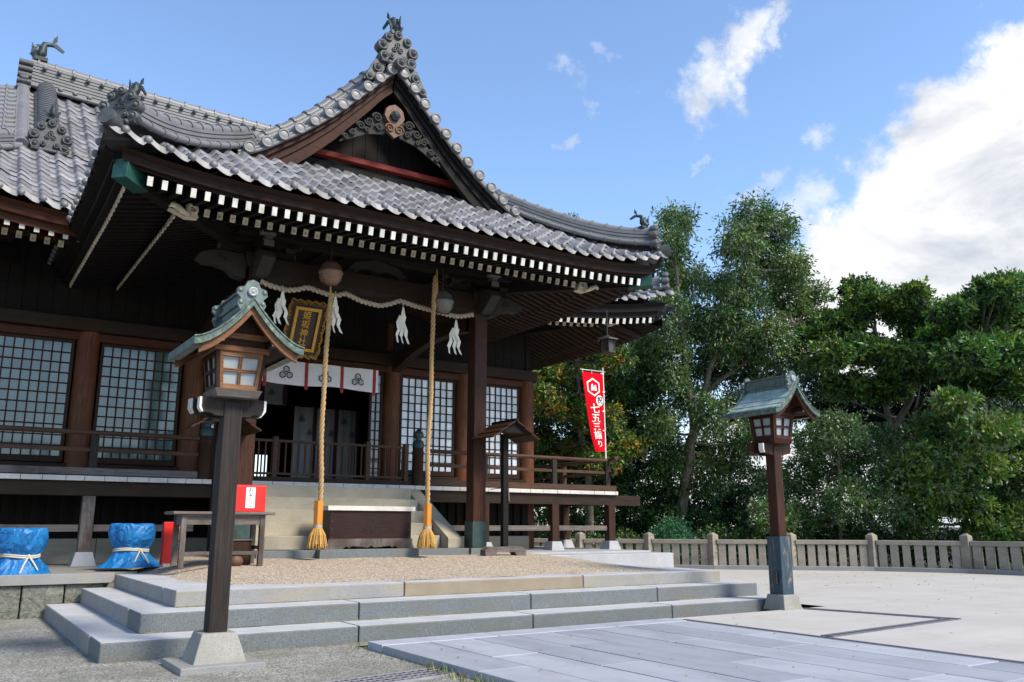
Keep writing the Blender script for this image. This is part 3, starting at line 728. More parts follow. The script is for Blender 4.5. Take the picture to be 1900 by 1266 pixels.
for sg in (-1, 1): tile_patch('side_slope', S_side(sg), 0.0, 12.0, 2.5, 0.30, 0.22, lambda v: (v, 12), 'tile_light', main_roof)
def S_back(u, v): return CX+u, MY+2*MV-v+0.2, m_z(v)
tile_patch('rear_slope', S_back, -8.1, 8.1, MV+0.1, 0.30, 0.42, lambda v: (-max(MHW-v, 5.7), max(MHW-v, 5.7)), 'tile', main_roof)
# eave tile ends (small round ends)
def eave_ends(parent, S, u_list, name='eave_tile_ends', r=0.056, m='tile_light'):
    b = MB()
    for u in u_list:
        x, y, z = S(np.array([u]), np.array([-0.03])); b.ball((float(x[0]), float(y[0])+0.005, float(z[0])+0.068), r, 10, 0, 1.0, 1.0, 0.7)
    return b.build(name, m, parent)
eave_ends(main_roof, S_main, [(k+0.5)*0.30 for k in range(-27, 27) if abs((k+0.5)*0.30) < 8.15 and ((k+0.5)*0.3 < -4.5 or (k+0.5)*0.3 > 4.6)])
# ridge
b = MB(); zr = m_z(MV)-0.12
ridge_stack(b, [(x, MY+MV+0.05, zr+0.14*((x-CX)/5.3)**2) for x in np.linspace(0.62, 11.54, 25)], 0.42, 0.62, 8, 0.13, 0, 0.36)
for k in range(36):
    x = 0.9+0.3*k; b.ball((x, MY+MV-0.19, zr+0.54+0.14*((x-CX)/5.3)**2), 0.055, 8)
for k in range(36):
    x = 0.95+0.3*k; b.ball((x, MY+MV-0.24, zr+0.1+0.14*((x-CX)/5.3)**2), 0.06, 8)
b.build('ridge', 'tile_ridge', main_roof)
for x, fx in ((0.50, -1), (11.66, 1)):
    b = MB(); oni(b, (x, MY+MV+0.05, zr+0.0), (fx, 0), 0.62)
    for k in range(5): b.tube([(x-fx*0.02-0.14, MY+MV-0.24, zr+0.06+k*0.15), (x-fx*0.02+0.14, MY+MV-0.24, zr+0.06+k*0.15)], 0.075, 8)
    b.build('ridge_end_tile', 'tile_ornament', main_roof)
b = MB(); fish(b, (0.80, MY+MV+0.05, zr+0.95), (-1, 0), 0.85); b.build('fish_ornament', 'verdigris_fish', main_roof)
b = MB(); fish(b, (11.3, MY+MV+0.05, zr+0.95), (1, 0), 0.85); b.build('fish_ornament', 'verdigris_fish', main_roof)
# descending ridges, verge tubes and barrels, corner ridges
for sg in (-1, 1):
    X = CX+sg*5.10
    b = MB(); pth = [(X, MY+v, m_z(v)+0.02) for v in np.linspace(6.1, 2.9, 14)]
    ridge_stack(b, pth, 0.26, 0.12, 2, 0.165, 0, 0.15); b.build('descending_ridge', 'tile_light', main_roof)
    b = MB(); oni(b, (X, MY+2.72, m_z(2.72)+0.05), (0, -1), 0.62); b.build('ridge_end_tile', 'tile_ornament', main_roof)
    b = MB(); fish(b, (X, MY+2.95, m_z(2.95)+0.62), (0.2*sg, -1), 0.55); b.build('fish_ornament', 'verdigris_fish', main_roof)
    b = MB(); X2 = CX+sg*5.55
    b.tube([(X2, MY+v, m_z(v)+0.10) for v in np.linspace(2.7, 6.2, 12)], 0.11, 10)
    for k in range(24):
        v = 2.75+0.145*k; b.tube([(X2, MY+v-0.015, m_z(v)+0.11), (X2, MY+v+0.015, m_z(v)+0.11)], 0.125, 10)
    for k in range(14):
        v = 2.75+0.26*k; b.tube([(X2-sg*0.02, MY+v, m_z(v)+0.04), (X2+sg*0.70, MY+v, m_z(v)-0.10)], 0.085, 9)
        b.tube([(X2+sg*0.28, MY+v, m_z(v)+0.0), (X2+sg*0.32, MY+v, m_z(v)-0.01)], 0.10, 9)
    b.build('verge_tiles', 'tile_light', main_roof)
    # flat under tiles of the verge
    b = MB()
    b.grid([[(X2, MY+v, m_z(v)+0.0) for v in np.linspace(2.5, 6.3, 14)], [(X2+sg*0.68, MY+v, m_z(v)-0.15) for v in np.linspace(2.5, 6.3, 14)], [(X2+sg*0.68, MY+v, m_z(v)-0.27) for v in np.linspace(2.5, 6.3, 14)], [(X2-sg*0.1, MY+v, m_z(v)-0.20) for v in np.linspace(2.5, 6.3, 14)]])
    b.build('verge_bed', 'tile', main_roof)
    b = MB(); pth = []
    for t in np.linspace(0, 1, 12):
        v = 2.45*(1-t)+0.22*t; u = sg*(MHW-v-0.0); z = float(S_main(np.array([u]), np.array([v]))[2][0]); pth.append((CX+u, MY+v, z+0.02))
    ridge_stack(b, pth, 0.26, 0.26, 4, 0.09, 0, 0.30); b.build('corner_ridge', 'tile_ridge', main_roof)
    e = Vector(pth[-1]); b = MB(); oni(b, e+Vector((sg*0.1, -0.1, -0.02)), (sg, -1), 0.50); b.build('ridge_end_tile', 'tile_ornament', main_roof)
    # gable wall of the main roof
    b = MB(); b.add([(CX+sg*5.35, MY+2.5, m_z(2.5)-0.2), (CX+sg*5.35, MY+2*MV-2.3, m_z(2.5)-0.2), (CX+sg*5.35, MY+MV, m_z(MV)-0.3)], [(0, 1, 2)]); b.build('gable_wall', 'wood_black', main_roof)

# ---- porch roof -------------------------------------------------------------
PY, PHW, PV = 11.2, 4.82, 2.28
def p_up(u): return 0.30*np.clip((np.abs(u)-2.5)/2.3, 0, 1.1)**2.3
def p_z(v): return 5.845+0.555*v+0.036*v*v
def S_porch(u, v): return CX+u, PY+v, p_z(v)+p_up(u)*np.clip(1-v/2.3, 0, 1.1)**1.6
porch = tile_patch('porch_roof', S_porch, -4.9, 4.9, PV, 0.28, 0.285, lambda v: (-(PHW-v), PHW-v), 'tile_light', hall)
eave_ends(porch, S_porch, [(k+0.5)*0.28 for k in range(-17, 17)])
def S_ps(sg): return lambda u, v: (CX+sg*(PHW-v), PY+u, p_z(v)+0.30*np.clip((2.3-u)/2.3, 0, 1.1)**2.3*np.clip(1-v/2.3, 0, 1.1)**1.6)
for sg in (-1, 1):
    tile_patch('side_slope', S_ps(sg), 0.0, 6.6, PV+0.1, 0.28, 0.228, lambda v: (v, 6.6), 'tile', porch)
    b = MB()
    for k in range(22):
        u = (k+0.5)*0.28; x, y, z = S_ps(sg)(np.array([u]), np.array([-0.03])); b.ball((float(x[0])+sg*0.01, float(y[0]), float(z[0])+0.068), 0.054, 10)
    b.build('eave_tile_ends', 'tile', porch)
# gable
VG_T = [(0.0, 9.36), (0.21, 9.18), (0.41, 8.95), (0.63, 8.715), (0.845, 8.495), (1.06, 8.264), (1.28, 8.06), (1.51, 7.862), (1.755, 7.66), (2.0, 7.483), (2.24, 7.30), (2.50, 7.14), (2.75, 7.02)]
vx = np.array([p[0] for p in VG_T]); vz_ = np.array([p[1] for p in VG_T])
def zg(d): return float(np.interp(d, vx, vz_))-0.03
GY = 13.02
arc = np.concatenate([[0], np.cumsum(np.hypot(np.diff(vx), np.diff(vz_)))])
def at_arc(s): return float(np.interp(s, arc, vx)), float(np.interp(s, arc, vz_))-0.03
for sg in (-1, 1):
    # upper roof slope (tiles run down both sides of the porch ridge)
    def S_up(u, v, sg=sg):
        s_ = arc[-1]-v; d = np.interp(s_, arc, vx); z = np.interp(s_, arc, vz_)-0.03; return CX+sg*d, GY+u, z
    tile_patch('upper_slope', S_up, 0.45, 7.3, arc[-1]-0.05, 0.28, 0.24, lambda v: (0.45, 7.3), 'tile', porch)
    b = MB(); n = 22; ss = np.linspace(0.0, arc[-1]-0.03, n)
    top = [(at_arc(s)) for s in ss]
    R0 = [(CX+sg*d, GY+0.02, z-0.05) for d, z in top]; R1 = [(CX+sg*d, GY, z-0.02) for d, z in top]; R2_ = [(CX+sg*d, GY+0.9, z+0.0) for d, z in top]
    b.grid([R0, R1, R2_], 0, True)
    b.tube([(CX+sg*d, GY-0.02, z-0.035) for d, z in top], 0.035, 8); b.tube([(CX+sg*d, GY+0.0, z+0.02) for d, z in top], 0.04, 8)
    s = 0.16
    while s < arc[-1]-0.05:
        d, z = at_arc(s)
        b.tube([(CX+sg*d, GY-0.05, z+0.045), (CX+sg*d, GY+0.50, z+0.085)], 0.090, 12)
        b.tube([(CX+sg*d, GY+0.20, z+0.06), (CX+sg*d, GY+0.225, z+0.06)], 0.100, 12)
        # ringed disc with a worn crest on the end
        b.lathe([(0.105, 0.0), (0.105, -0.03), (0.092, -0.045), (0.078, -0.045), (0.070, -0.028), (0.062, -0.030), (0.001, -0.030)], (CX+sg*d, GY-0.055, z+0.045), 'Y', 16)
        s += 0.327
    b.build('verge_tiles', 'tile_ridge', porch)
    # rows of ridge tube along the verge
    b = MB()
    for (yy, lift, r) in ((GY+0.52, 0.19, 0.065), (GY+0.68, 0.30, 0.065), (GY+0.90, 0.41, 0.10)):
        pth = [(CX+sg*at_arc(s)[0], yy, at_arc(s)[1]+lift) for s in np.linspace(0.12, arc[-1]+0.0, 24)]
        b.tube(pth, r, 9); s = 0.3
        while s < arc[-1]-0.02:
            p = Vector((CX+sg*at_arc(s)[0], yy, at_arc(s)[1]+lift)); q = Vector((CX+sg*at_arc(s+0.045)[0], yy, at_arc(s+0.045)[1]+lift)); b.tube([p, q], r*1.25, 9); s += 0.31
    b.grid([[(CX+sg*at_arc(s)[0], GY+0.5+q*0.4, at_arc(s)[1]+0.10+q*0.26) for s in np.linspace(0.0, arc[-1], 20)] for q in (0, 1)])
    b.build('verge_ridge', 'tile_ridge', porch)
    # barge board with mouldings
    b = MB(); m_in = 'wood_barge' if sg < 0 else 'wood_black'
    def band(y0, y1, t0, t1, mi):
        ss = np.linspace(0.02, arc[-1]+0.0, 20); A = []; Bq = []
        for s in ss:
            d, z = at_arc(s); wv = 0.78+0.55*(s/arc[-1]); A.append((d, z-0.05-t0*wv)); Bq.append((d, z-0.05-t1*wv))
        r = [[(CX+sg*d, y, z) for d, z in L] for (y, L) in ((y1, A), (y0, A), (y0, Bq), (y1, Bq), (y1, A))]
        b.grid(r, mi, False)
    band(GY+0.03, GY+0.30, 0.00, 0.10, 0); band(GY+0.085, GY+0.24, 0.10, 0.22, 0); band(GY+0.12, GY+0.22, 0.22, 0.40, 0); band(GY+0.105, GY+0.22, 0.385, 0.44, 0)
    b.build('barge_board', m_in, porch)
    # dark soffit of the gable overhang
    b = MB(); ss = np.linspace(0.02, arc[-1]-0.02, 16)
    b.grid([[(CX+sg*at_arc(s)[0], GY+0.25, at_arc(s)[1]-0.16) for s in ss], [(CX+sg*at_arc(s)[0], GY+0.75, at_arc(s)[1]-0.16) for s in ss]])
    b.build('gable_soffit', 'wood_black', porch)
    # corner ridge
    b = MB(); pth = []
    for t in np.linspace(0, 1, 14):
        v = 2.35*(1-t)+0.20*t; u = sg*(PHW-v); z = float(S_porch(np.array([u]), np.array([v]))[2][0])
        pth.append((CX+u, PY+v, z+0.03+0.14*t*t))
    pth = [(CX+sg*2.30, GY+0.62, 7.36), (CX+sg*2.42, GY+0.52, 7.24)]+pth
    ridge_stack(b, pth, 0.28, 0.27, 4, 0.085, 0, 0.29); b.build('corner_ridge', 'tile_ridge', porch)
    e = Vector(pth[-1]); b = MB(); oni(b, e+Vector((sg*0.06, -0.06, -0.05)), (sg*0.8, -1), 0.48)
    x, y, z = S_porch(np.array([sg*(PHW-0.02)]), np.array([0.02]))
    b.tube([(float(x[0])-sg*0.16, float(y[0])+0.16, float(z[0])+0.06), (float(x[0])+sg*0.07, float(y[0])-0.07, float(z[0])+0.12)], [0.10, 0.12], 12)
    b.build('ridge_end_tile', 'tile_ornament', porch)
    b = MB(); fish(b, e+Vector((-sg*0.10, 0.10, 0.40)), (sg, -1), 0.46); b.build('fish_ornament', 'verdigris_fish', porch)
    # green copper hip rafter end and copper nose
    c = Vector((CX+sg*4.50, 11.50, 5.69)); d = Vector((sg, -1, 0.10)).normalized()
    b = MB(); b.beam(c-d*0.30, c+d*0.16, 0.22, 0.27); b.build('hip_rafter_cap', 'green_copper', porch, bevel=0.008)
    b = MB(); b.beam(c-d*2.6-Vector((0, 0, -0.18)), c-d*0.3, 0.17, 0.22); b.build('hip_rafter', 'wood_black', porch)
    c2 = Vector((CX+sg*3.50, 12.12, 5.585))
    nose(c2, sg, porch)
# front ridge course where the slope meets the gable
b = MB(); b.tube([(CX-2.45, GY+0.42, 7.20), (CX+2.45, GY+0.42, 7.20)], 0.075, 9)
for k in range(16): b.tube([(CX-2.3+k*0.305, GY+0.42, 7.20), (CX-2.26+k*0.305, GY+0.42, 7.20)], 0.092, 9)
b.box(CX-2.45, CX+2.45, GY+0.36, GY+0.56, 7.0, 7.16); b.build('gable_foot_tiles', 'tile_ridge', porch)
# gable wall with vertical boards and red tie beam
b = MB()
k = 0; x = -2.45
while x < 2.45:
    xa, xb = x+0.004, x+0.24
    za, zb = zg(abs(xa))-0.12, zg(min(2.7, abs(xb)))-0.12
    b.add([(CX+xa, GY+0.72, 7.0), (CX+xb, GY+0.72, 7.0), (CX+xb, GY+0.72, zb), (CX+xa, GY+0.72, za)], [(0, 1, 2, 3)]); x += 0.245
b.box(CX-2.4, CX+2.4, GY+0.55, GY+0.71, 7.18, 7.50)
b.build('gable_wall', 'wood_black', porch)
b = MB(); b.box(CX-1.62, CX+1.62, GY+0.46, GY+0.60, 7.56, 7.66); b.build('gable_tie_beam', 'wood_vermilion', porch, bevel=0.006)
# hanging gable pendant with scrolls, and side carvings
b = MB(); gy = GY+0.08
pts_g = [(0, 0.42), (0.14, 0.34), (0.20, 0.26), (0.24, 0.06), (0.17, -0.08), (0.10, -0.14), (0.16, -0.26), (0.19, -0.38), (0.10, -0.46), (0, -0.55), (-0.10, -0.46), (-0.19, -0.38), (-0.16, -0.26), (-0.10, -0.14), (-0.17, -0.08), (-0.24, 0.06), (-0.20, 0.26), (-0.14, 0.34)]
oo = Vector((CX, gy, 8.36)); b.prism([(x*0.80, z*0.66) for x, z in pts_g], oo, (1, 0, 0), (0, 0, 1), (0, -1, 0), 0.07)
X_, Z_, Y_ = Vector((1, 0, 0)), Vector((0, 0, 1)), Vector((0, -1, 0))
def spiral(b, c, r, turns, sg, th, m=0, n=22):
    P = []
    for i in range(n+1):
        t = i/n; a = 2*math.pi*turns*t; rr = r*(1-0.85*t); P.append((c[0]+sg*rr*math.cos(a), c[1], c[2]+rr*math.sin(a)))
    b.tube(P, [th*(1-0.4*i/n) for i in range(n+1)], 7, m)
for sg in (-1, 1): spiral(b, (CX+sg*0.09, gy-0.08, 8.16), 0.09, 1.5, sg, 0.020)
b.build('gable_pendant', 'brown_carving', porch, bevel=0.01)
b = MB(); b.lathe([(0.10, 0), (0.10, -0.05), (0.07, -0.07), (0.045, -0.10), (0.001, -0.12)], (CX, gy-0.07, 8.41), 'Y', 6, 0, False); b.build('pendant_boss', 'iron', porch)
b = MB()
for sg in (-1, 1):
    for (dx, dz, r, tn) in ((0.38, -0.10, 0.13, 1.6), (0.58, -0.24, 0.12, -1.5), (0.34, -0.33, 0.09, 1.4), (0.78, -0.40, 0.11, 1.5), (0.97, -0.58, 0.09, -1.4), (0.62, -0.46, 0.07, 1.3), (1.14, -0.74, 0.07, 1.3)):
        spiral(b, (CX+sg*(dx*0.78+0.02), gy-0.02, 8.40+dz*0.80), r*0.72, tn, sg, 0.024)
    b.prism([(sg*0.14, 0.02), (sg*0.14, -0.34), (sg*0.48, -0.42), (sg*1.0, -0.70), (sg*0.92, -0.56), (sg*0.42, -0.10)][::sg], (CX, gy+0.04, 8.40), (1, 0, 0), (0, 0, 1), (0, -1, 0), 0.03)
b.build('gable_scrollwork', 'grey_dark_carving', porch)
# top ornament of the porch ridge
b = MB(); oni(b, (CX, GY+0.02, 9.42), (0, -1), 0.68, 0, 0.98, True)
scroll(b, Vector((CX, GY, 9.36)), X_, Z_, Y_, 0, 0.02, 0.11, 0.18, 0, 0.3); b.build('ridge_end_tile', 'tile_ornament', porch)
b = MB(); fish(b, (CX, GY+0.15, 10.12), (0.25, -1), 0.66); b.build('fish_ornament', 'verdigris_fish', porch)
b = MB(); ridge_stack(b, [(CX, y, 9.33) for y in np.linspace(GY+0.1, 18.9, 12)], 0.36, 0.36, 5, 0.11); b.build('porch_ridge', 'tile_ridge', porch)

# ---- eave boards, rafters ----------------------------------------------------
def eave_boards(parent, dx0, dx1, yf, hw, upf, z0, base_y):
    b = MB(); ds = np.linspace(dx0, dx1, 60)
    # fascia under the tiles, fascia behind the flying rafters, soffit boards
    def strip(y0, z0_, y1, z1_):
        c0, c1 = min(1.0, (hw-0.1-(y0-yf))/dx1), min(1.0, (hw-0.1-(y1-yf))/dx1)
        b.grid([[(CX+d*c0, y0, z0_+float(upf(d))) for d in ds], [(CX+d*c1, y1, z1_+float(upf(d))) for d in ds]], 0, False)
    strip(yf+0.00, z0-0.015, yf+0.10, z0-0.07); strip(yf+0.10, z0-0.07, yf+0.115, z0-0.16); strip(yf+0.115, z0-0.16, yf+0.20, z0-0.17); strip(yf+0.20, z0-0.17, yf+0.205, z0-0.20)
    strip(yf+0.205, z0-0.20, base_y+0.0, z0-0.00); strip(base_y+0.0, z0-0.165, base_y+0.0, z0-0.00); strip(base_y, z0-0.145, base_y+2.6, z0+0.66)
    b.build('eave_boards', 'wood_eave', parent)
def rafter_set(parent, items, name, mats, w_=0.085, h_=0.115, tipm=1):
    proto = None
    for i, (p, q) in enumerate(items):
        b = MB(); b.beam(p, q, w_, h_, m=0)
        d = (Vector(q)-Vector(p)).normalized(); b.beam(Vector(p)-d*0.006, Vector(p)+d*0.02, w_+0.006, h_+0.006, m=1)
        if len(mats) > 2:
            r_ = random.Random(i*7+3); P = Vector(p)-d*0.0065
            for k in range(3): b.beam(P+Vector((-0.018, 0, 0.026-0.025*k+r_.uniform(-.004, .004))), P+Vector((r_.uniform(0.004, 0.02), 0, 0.026-0.025*k)), 0.003, r_.uniform(0.006, 0.014), m=2)
        b.build(name, mats, parent)
W = ['wood_black', 'white_paint', 'cream_paint']
eave_boards(porch, -4.75, 4.75, PY, PHW, lambda d: p_up(d)*0.55, 5.80, 12.15)
fly = []; base_r = []
for k in range(-23, 24):
    d = k*0.1845
    if abs(d) < 4.27: z = 5.525+float(p_up(d))*0.42; fly.append(((CX+d, 11.36, z), (CX+d, 12.30, z+0.20)))
for k in range(-18, 19):
    d = k*0.1845; z = 5.575+float(p_up(d))*0.2; base_r.append(((CX+d, 12.13, z), (CX+d, 14.0, z+0.55)))
rafter_set(porch, fly, 'flying_rafter', ['wood_black', 'white_paint'], 0.064, 0.118)
rafter_set(porch, base_r, 'rafter', ['wood_black', 'cream_paint', 'sticker'], 0.070, 0.105)
# side rafters of the porch: run across, one piece of many
for sg in (-1, 1):
    b = MB()
    for k in range(30):
        y = 11.78+k*0.1845; e = max(0, (2.3-(y-PY))/2.3); z = 5.525+0.12*e**2
        b.beam((CX+sg*4.50, y, z), (CX+sg*3.4, y, z+0.22), 0.085, 0.115); b.beam((CX+sg*4.506, y, z), (CX+sg*4.48, y, z), 0.09, 0.12, m=1)
    for k in range(26):
        y = 12.42+k*0.1845; z = 5.575
        b.beam((CX+sg*3.72, y, z), (CX+sg*1.9, y, z+0.55), 0.085, 0.115); b.beam((CX+sg*3.726, y, z), (CX+sg*3.70, y, z), 0.09, 0.12, m=1)
    o = b.build('side_rafters', ['wood_black' if sg < 0 else 'wood_y', 'cream_paint' if sg < 0 else 'wood_y'], porch); o['kind'] = 'stuff'
    b = MB(); ys = np.linspace(PY+0.05, 17.3, 40)
    def strip(x0, z0_, x1, z1_):
        def yc(y, x): return max(y, PY+0.1+(PHW-x))
        b.grid([[(CX+sg*x0, yc(y, x0), z0_+0.17*max(0, (2.3-(y-PY))/2.3)**2.3) for y in ys], [(CX+sg*x1, yc(y, x1), z1_+0.17*max(0, (2.3-(y-PY))/2.3)**2.3) for y in ys]], 0, False)
    strip(4.82, 5.785, 4.70, 5.73); strip(4.70, 5.73, 4.70, 5.64); strip(4.70, 5.64, 4.60, 5.63); strip(4.60, 5.63, 4.60, 5.53); strip(4.60, 5.53, 3.75, 5.74); strip(3.75, 5.53, 3.75, 5.74); strip(3.75, 5.655, 1.4, 6.45)
    b.build('eave_boards', 'wood_black', porch)
# main eaves
me_up = lambda d: float(m_up(np.array([d]))[0])*0.75
fl2 = []; bs2 = []
for (a, e) in ((-8.2, -4.3), (4.55, 8.0)):
    b = MB(); ds = np.linspace(a, e, 30)
    def strip(y0, z0_, y1, z1_):
        def xc(d, y): q = MHW-0.1-(y-MY); return max(-q, min(q, d))
        b.grid([[(CX+xc(d, y0), y0, z0_+me_up(d)) for d in ds], [(CX+xc(d, y1), y1, z1_+me_up(d)) for d in ds]], 0, False)
    z0 = 5.95
    strip(MY, z0, MY+0.1, z0-0.06); strip(MY+0.1, z0-0.06, MY+0.12, z0-0.17); strip(MY+0.12, z0-0.17, MY+0.21, z0-0.18); strip(MY+0.21, z0-0.18, MY+0.215, z0-0.29)
    strip(MY+0.215, z0-0.29, MY+1.0, z0-0.06); strip(MY+0.95, z0-0.24, MY+0.95, z0-0.02); strip(MY+0.95, z0-0.10, MY+2.9, z0+0.75)
    b.build('eave_boards', 'wood_red_x' if a < 0 else 'wood_black', main_roof)
for k in range(-44, 44):
    d = k*0.205+0.06
    if d < -4.35 and d > -7.9: fl2.append(((CX+d, MY+0.24, 5.66+me_up(d)), (CX+d, MY+1.1, 5.88+me_up(d)))); bs2.append(((CX+d, MY+0.93, 5.72+me_up(d)*0.8), (CX+d, MY+2.7, 6.45)))
    if 4.65 < d < 7.65: fl2.append(((CX+d, MY+0.24, 5.62+me_up(d)*0.9), (CX+d, MY+1.1, 5.84+me_up(d)*0.9)))
    if 4.65 < d < 6.7: bs2.append(((CX+d, MY+0.93, 5.70+me_up(d)*0.8), (CX+d, MY+2.7, 6.45)))
rafter_set(main_roof, fl2, 'flying_rafter', ['wood_black', 'white_paint'], 0.070, 0.12)
rafter_set(main_roof, bs2, 'rafter', ['wood_black', 'cream_paint', 'sticker'], 0.078, 0.11)
for sg in (1, -1):
    c = Vector((CX+sg*7.72, MY+0.42, 6.22)); d = Vector((sg, -1, 0.10)).normalized()
    b = MB(); b.beam(c-d*0.34, c+d*0.18, 0.19, 0.25); b.build('hip_rafter_cap', 'green_copper', main_roof, bevel=0.008)
    b = MB(); b.beam(c-d*3.6-Vector((0, 0, 0.1)), c-d*0.3, 0.17, 0.22); b.build('hip_rafter', 'wood_black', main_roof)
    c2 = Vector((CX+sg*6.80, MY+0.92, 5.98))
    nose(c2, sg, main_roof)
    b = MB()
    for k in range(34):
        y = MY+0.95+k*0.205; e = max(0, (3.2-(y-MY))/4.7); z = 5.64+0.5*e**1.9
        b.beam((CX+sg*7.9, y, z), (CX+sg*6.8, y, z+0.24), 0.085, 0.115)
        b.beam((CX+sg*7.1, y, z-0.03), (CX+sg*5.5, y, z+0.55), 0.085, 0.115)
    o = b.build('side_rafters', 'wood_y', main_roof); o['kind'] = 'stuff'
    b = MB(); ys = np.linspace(MY+0.1, 22, 30)
    def strip(x0, z0_, x1, z1_):
        def yc(y, x): return max(y, MY+0.1+(MHW-x))
        b.grid([[(CX+sg*x0, yc(y, x0), z0_+0.54*max(0, (3.2-(y-MY))/4.7)**1.9) for y in ys], [(CX+sg*x1, yc(y, x1), z1_+0.54*max(0, (3.2-(y-MY))/4.7)**1.9) for y in ys]], 0, False)
    strip(8.2, 5.95, 8.05, 5.88); strip(8.05, 5.88, 8.05, 5.66); strip(8.05, 5.66, 7.0, 5.90); strip(7.0, 5.72, 7.0, 5.95); strip(7.0, 5.76, 5.4, 6.45)
    b.build('eave_boards', 'wood_black', main_roof)
# ---- porch pillars and beams ---------------------------------------------------
PYP = 13.6
PXL, PXR = CX-2.14, CX+2.14
for px in (PXL, PXR):
    b = MB(); b.box(px-0.135, px+0.135, PYP-0.135, PYP+0.135, 0.80, 5.30)
    p = b.build('porch_pillar', 'wood_lantern', hall, bevel=0.02)
    b = MB(); b.frustum(px, PYP, 0.55, 0.80, 0.25, 0.25, 0.20, 0.20); b.build('base_stone', 'granite', p, bevel=0.01)
    b = MB(); n = 6
    for (ax_, ay_, dx, dy) in ((-1, -1, 1, 0), (1, -1, 0, 1), (1, 1, -1, 0), (-1, 1, 0, -1)):
        top = []
        for k in range(25):
            t = k/24; top.append((px+ax_*0.147+dx*0.294*t, PYP+ay_*0.147+dy*0.294*t, 1.25+0.025*abs(math.sin(math.pi*t*4))))
        b.grid([top, [(x, y, 0.805) for x, y, z in top]], 0, False)
    b.build('copper_sleeve', 'dark_copper', p)
# rainbow beam with slightly arched underside
b = MB(); rows = []
for x in np.linspace(PXL-0.1, PXR+0.1, 25):
    t = (x-CX)/2.1; zb = 5.13-0.09*t**4; rows.append([(x, PYP-0.13, zb), (x, PYP-0.15, zb+0.09), (x, PYP-0.15, 5.50), (x, PYP+0.15, 5.50), (x, PYP+0.15, zb+0.09), (x, PYP+0.13, zb)])
b.grid(rows, 0, False, True); b.build('rainbow_beam', 'wood_x', hall)
b = MB()
for sg in (-1, 1):
    o = (CX+sg*2.34, PYP-0.11, 5.28)
    q = [(0, -0.17), (0.16, -0.15), (0.30, -0.04), (0.48, 0.0), (0.66, 0.0), (0.76, 0.06), (0.72, 0.14), (0.56, 0.20), (0.36, 0.24), (0.18, 0.22), (0, 0.24)]
    b2 = MB(); b2.prism(q, o, (sg, 0, 0), (0, 0, 1), (0, 1, 0), 0.22)
    spiral(b2, (o[0]+sg*0.36, o[1]-0.01, o[2]+0.10), 0.07, 1.3, sg, 0.014); b2.build('beam_nose', 'grey_dark_carving', hall, bevel=0.015)
    b2 = MB(); b2.prism([(0, -0.18), (0.15, -0.16), (0.34, -0.02), (0.46, 0.08), (0.40, 0.2), (0.18, 0.24), (0, 0.24)], (CX+sg*2.14-0.11, PYP-0.2, 5.28), (0, -1, 0), (0, 0, 1), (1, 0, 0), 0.22)
    b2.build('beam_nose', 'grey_dark_carving', hall, bevel=0.015)
# frog-leg strut
b = MB(); q = []
for k in range(21):
    t = -1+k/10; q.append((0.62*t, 0.30*(1-abs(t)**2.6)+0.02*math.cos(9*t)))
q += [(0.62, 0), (0.44, 0), (0.34, 0.10), (0.16, 0.14), (0.06, 0.10), (0, 0.08), (-0.06, 0.10), (-0.16, 0.14), (-0.34, 0.10), (-0.44, 0), (-0.62, 0)]
b.prism(q[1:], (CX, PYP-0.08, 5.505), (1, 0, 0), (0, 0, 1), (0, 1, 0), 0.14)
for sg in (-1, 1): spiral(b, (CX+sg*0.50, PYP-0.09, 5.56), 0.06, 1.3, sg, 0.014)
b.build('frog_leg_strut', 'grey_dark_carving', hall, bevel=0.01)
# bracket sets on the pillars
for px in (PXL, PXR):
    b = MB(); b.frustum(px, PYP, 5.30, 5.46, 0.17, 0.17, 0.24, 0.24); b.box(px-0.24, px+0.24, PYP-0.24, PYP+0.24, 5.46, 5.54)
    b.box(px-0.62, px+0.62, PYP-0.07, PYP+0.07, 5.54, 5.66); b.box(px-0.075, px+0.075, PYP-0.62, PYP+0.4, 5.541, 5.661)
    for k in (-0.54, 0, 0.54): b.frustum(px+k, PYP, 5.66, 5.74, 0.075, 0.075, 0.11, 0.11)
    b.box(px-0.72, px+0.72, PYP-0.06, PYP+0.06, 5.74, 5.82)
    br = b.build('bracket', 'wood_x', hall, bevel=0.006)
    ends = [(px-0.08, px+0.08, PYP-0.627, PYP-0.60, 5.555, 5.655), (px-0.14, px+0.10, 12.93, 13.08, 5.735, 5.835), (px-0.05, px+0.06, PYP-0.60, PYP-0.42, 5.665, 5.73)]
    for sg in (-1, 1): ends += [(px+sg*0.62-0.012, px+sg*0.62+0.012, PYP-0.065, PYP+0.065, 5.55, 5.65), (px+sg*0.72-0.012, px+sg*0.72+0.012, PYP-0.055, PYP+0.055, 5.745, 5.815)]
    for q in ends: b = MB(); b.box(*q); b.build('bracket_end', 'wood_bracket', br, bevel=0.004)
    if px < CX:
        b = MB(); b.box(px-1.05, px, PYP-0.10, PYP+0.02, 5.86, 5.99); b.build('purlin_end', 'wood_red_x', br)
        b = MB(); b.box(px-1.075, px-1.045, PYP-0.105, PYP+0.03, 5.855, 5.995); b.build('bracket_end', 'wood_bracket', br)
b = MB(); b.box(CX-3.3, CX+3.3, PYP-0.12, PYP+0.12, 5.83, 6.03); b.build('purlin', 'wood_x', hall, bevel=0.01)
b = MB(); b.box(CX-2.6, CX+2.6, 13.08, 13.24, 5.74, 5.93); b.build('front_purlin', 'wood_black', hall, bevel=0.01)
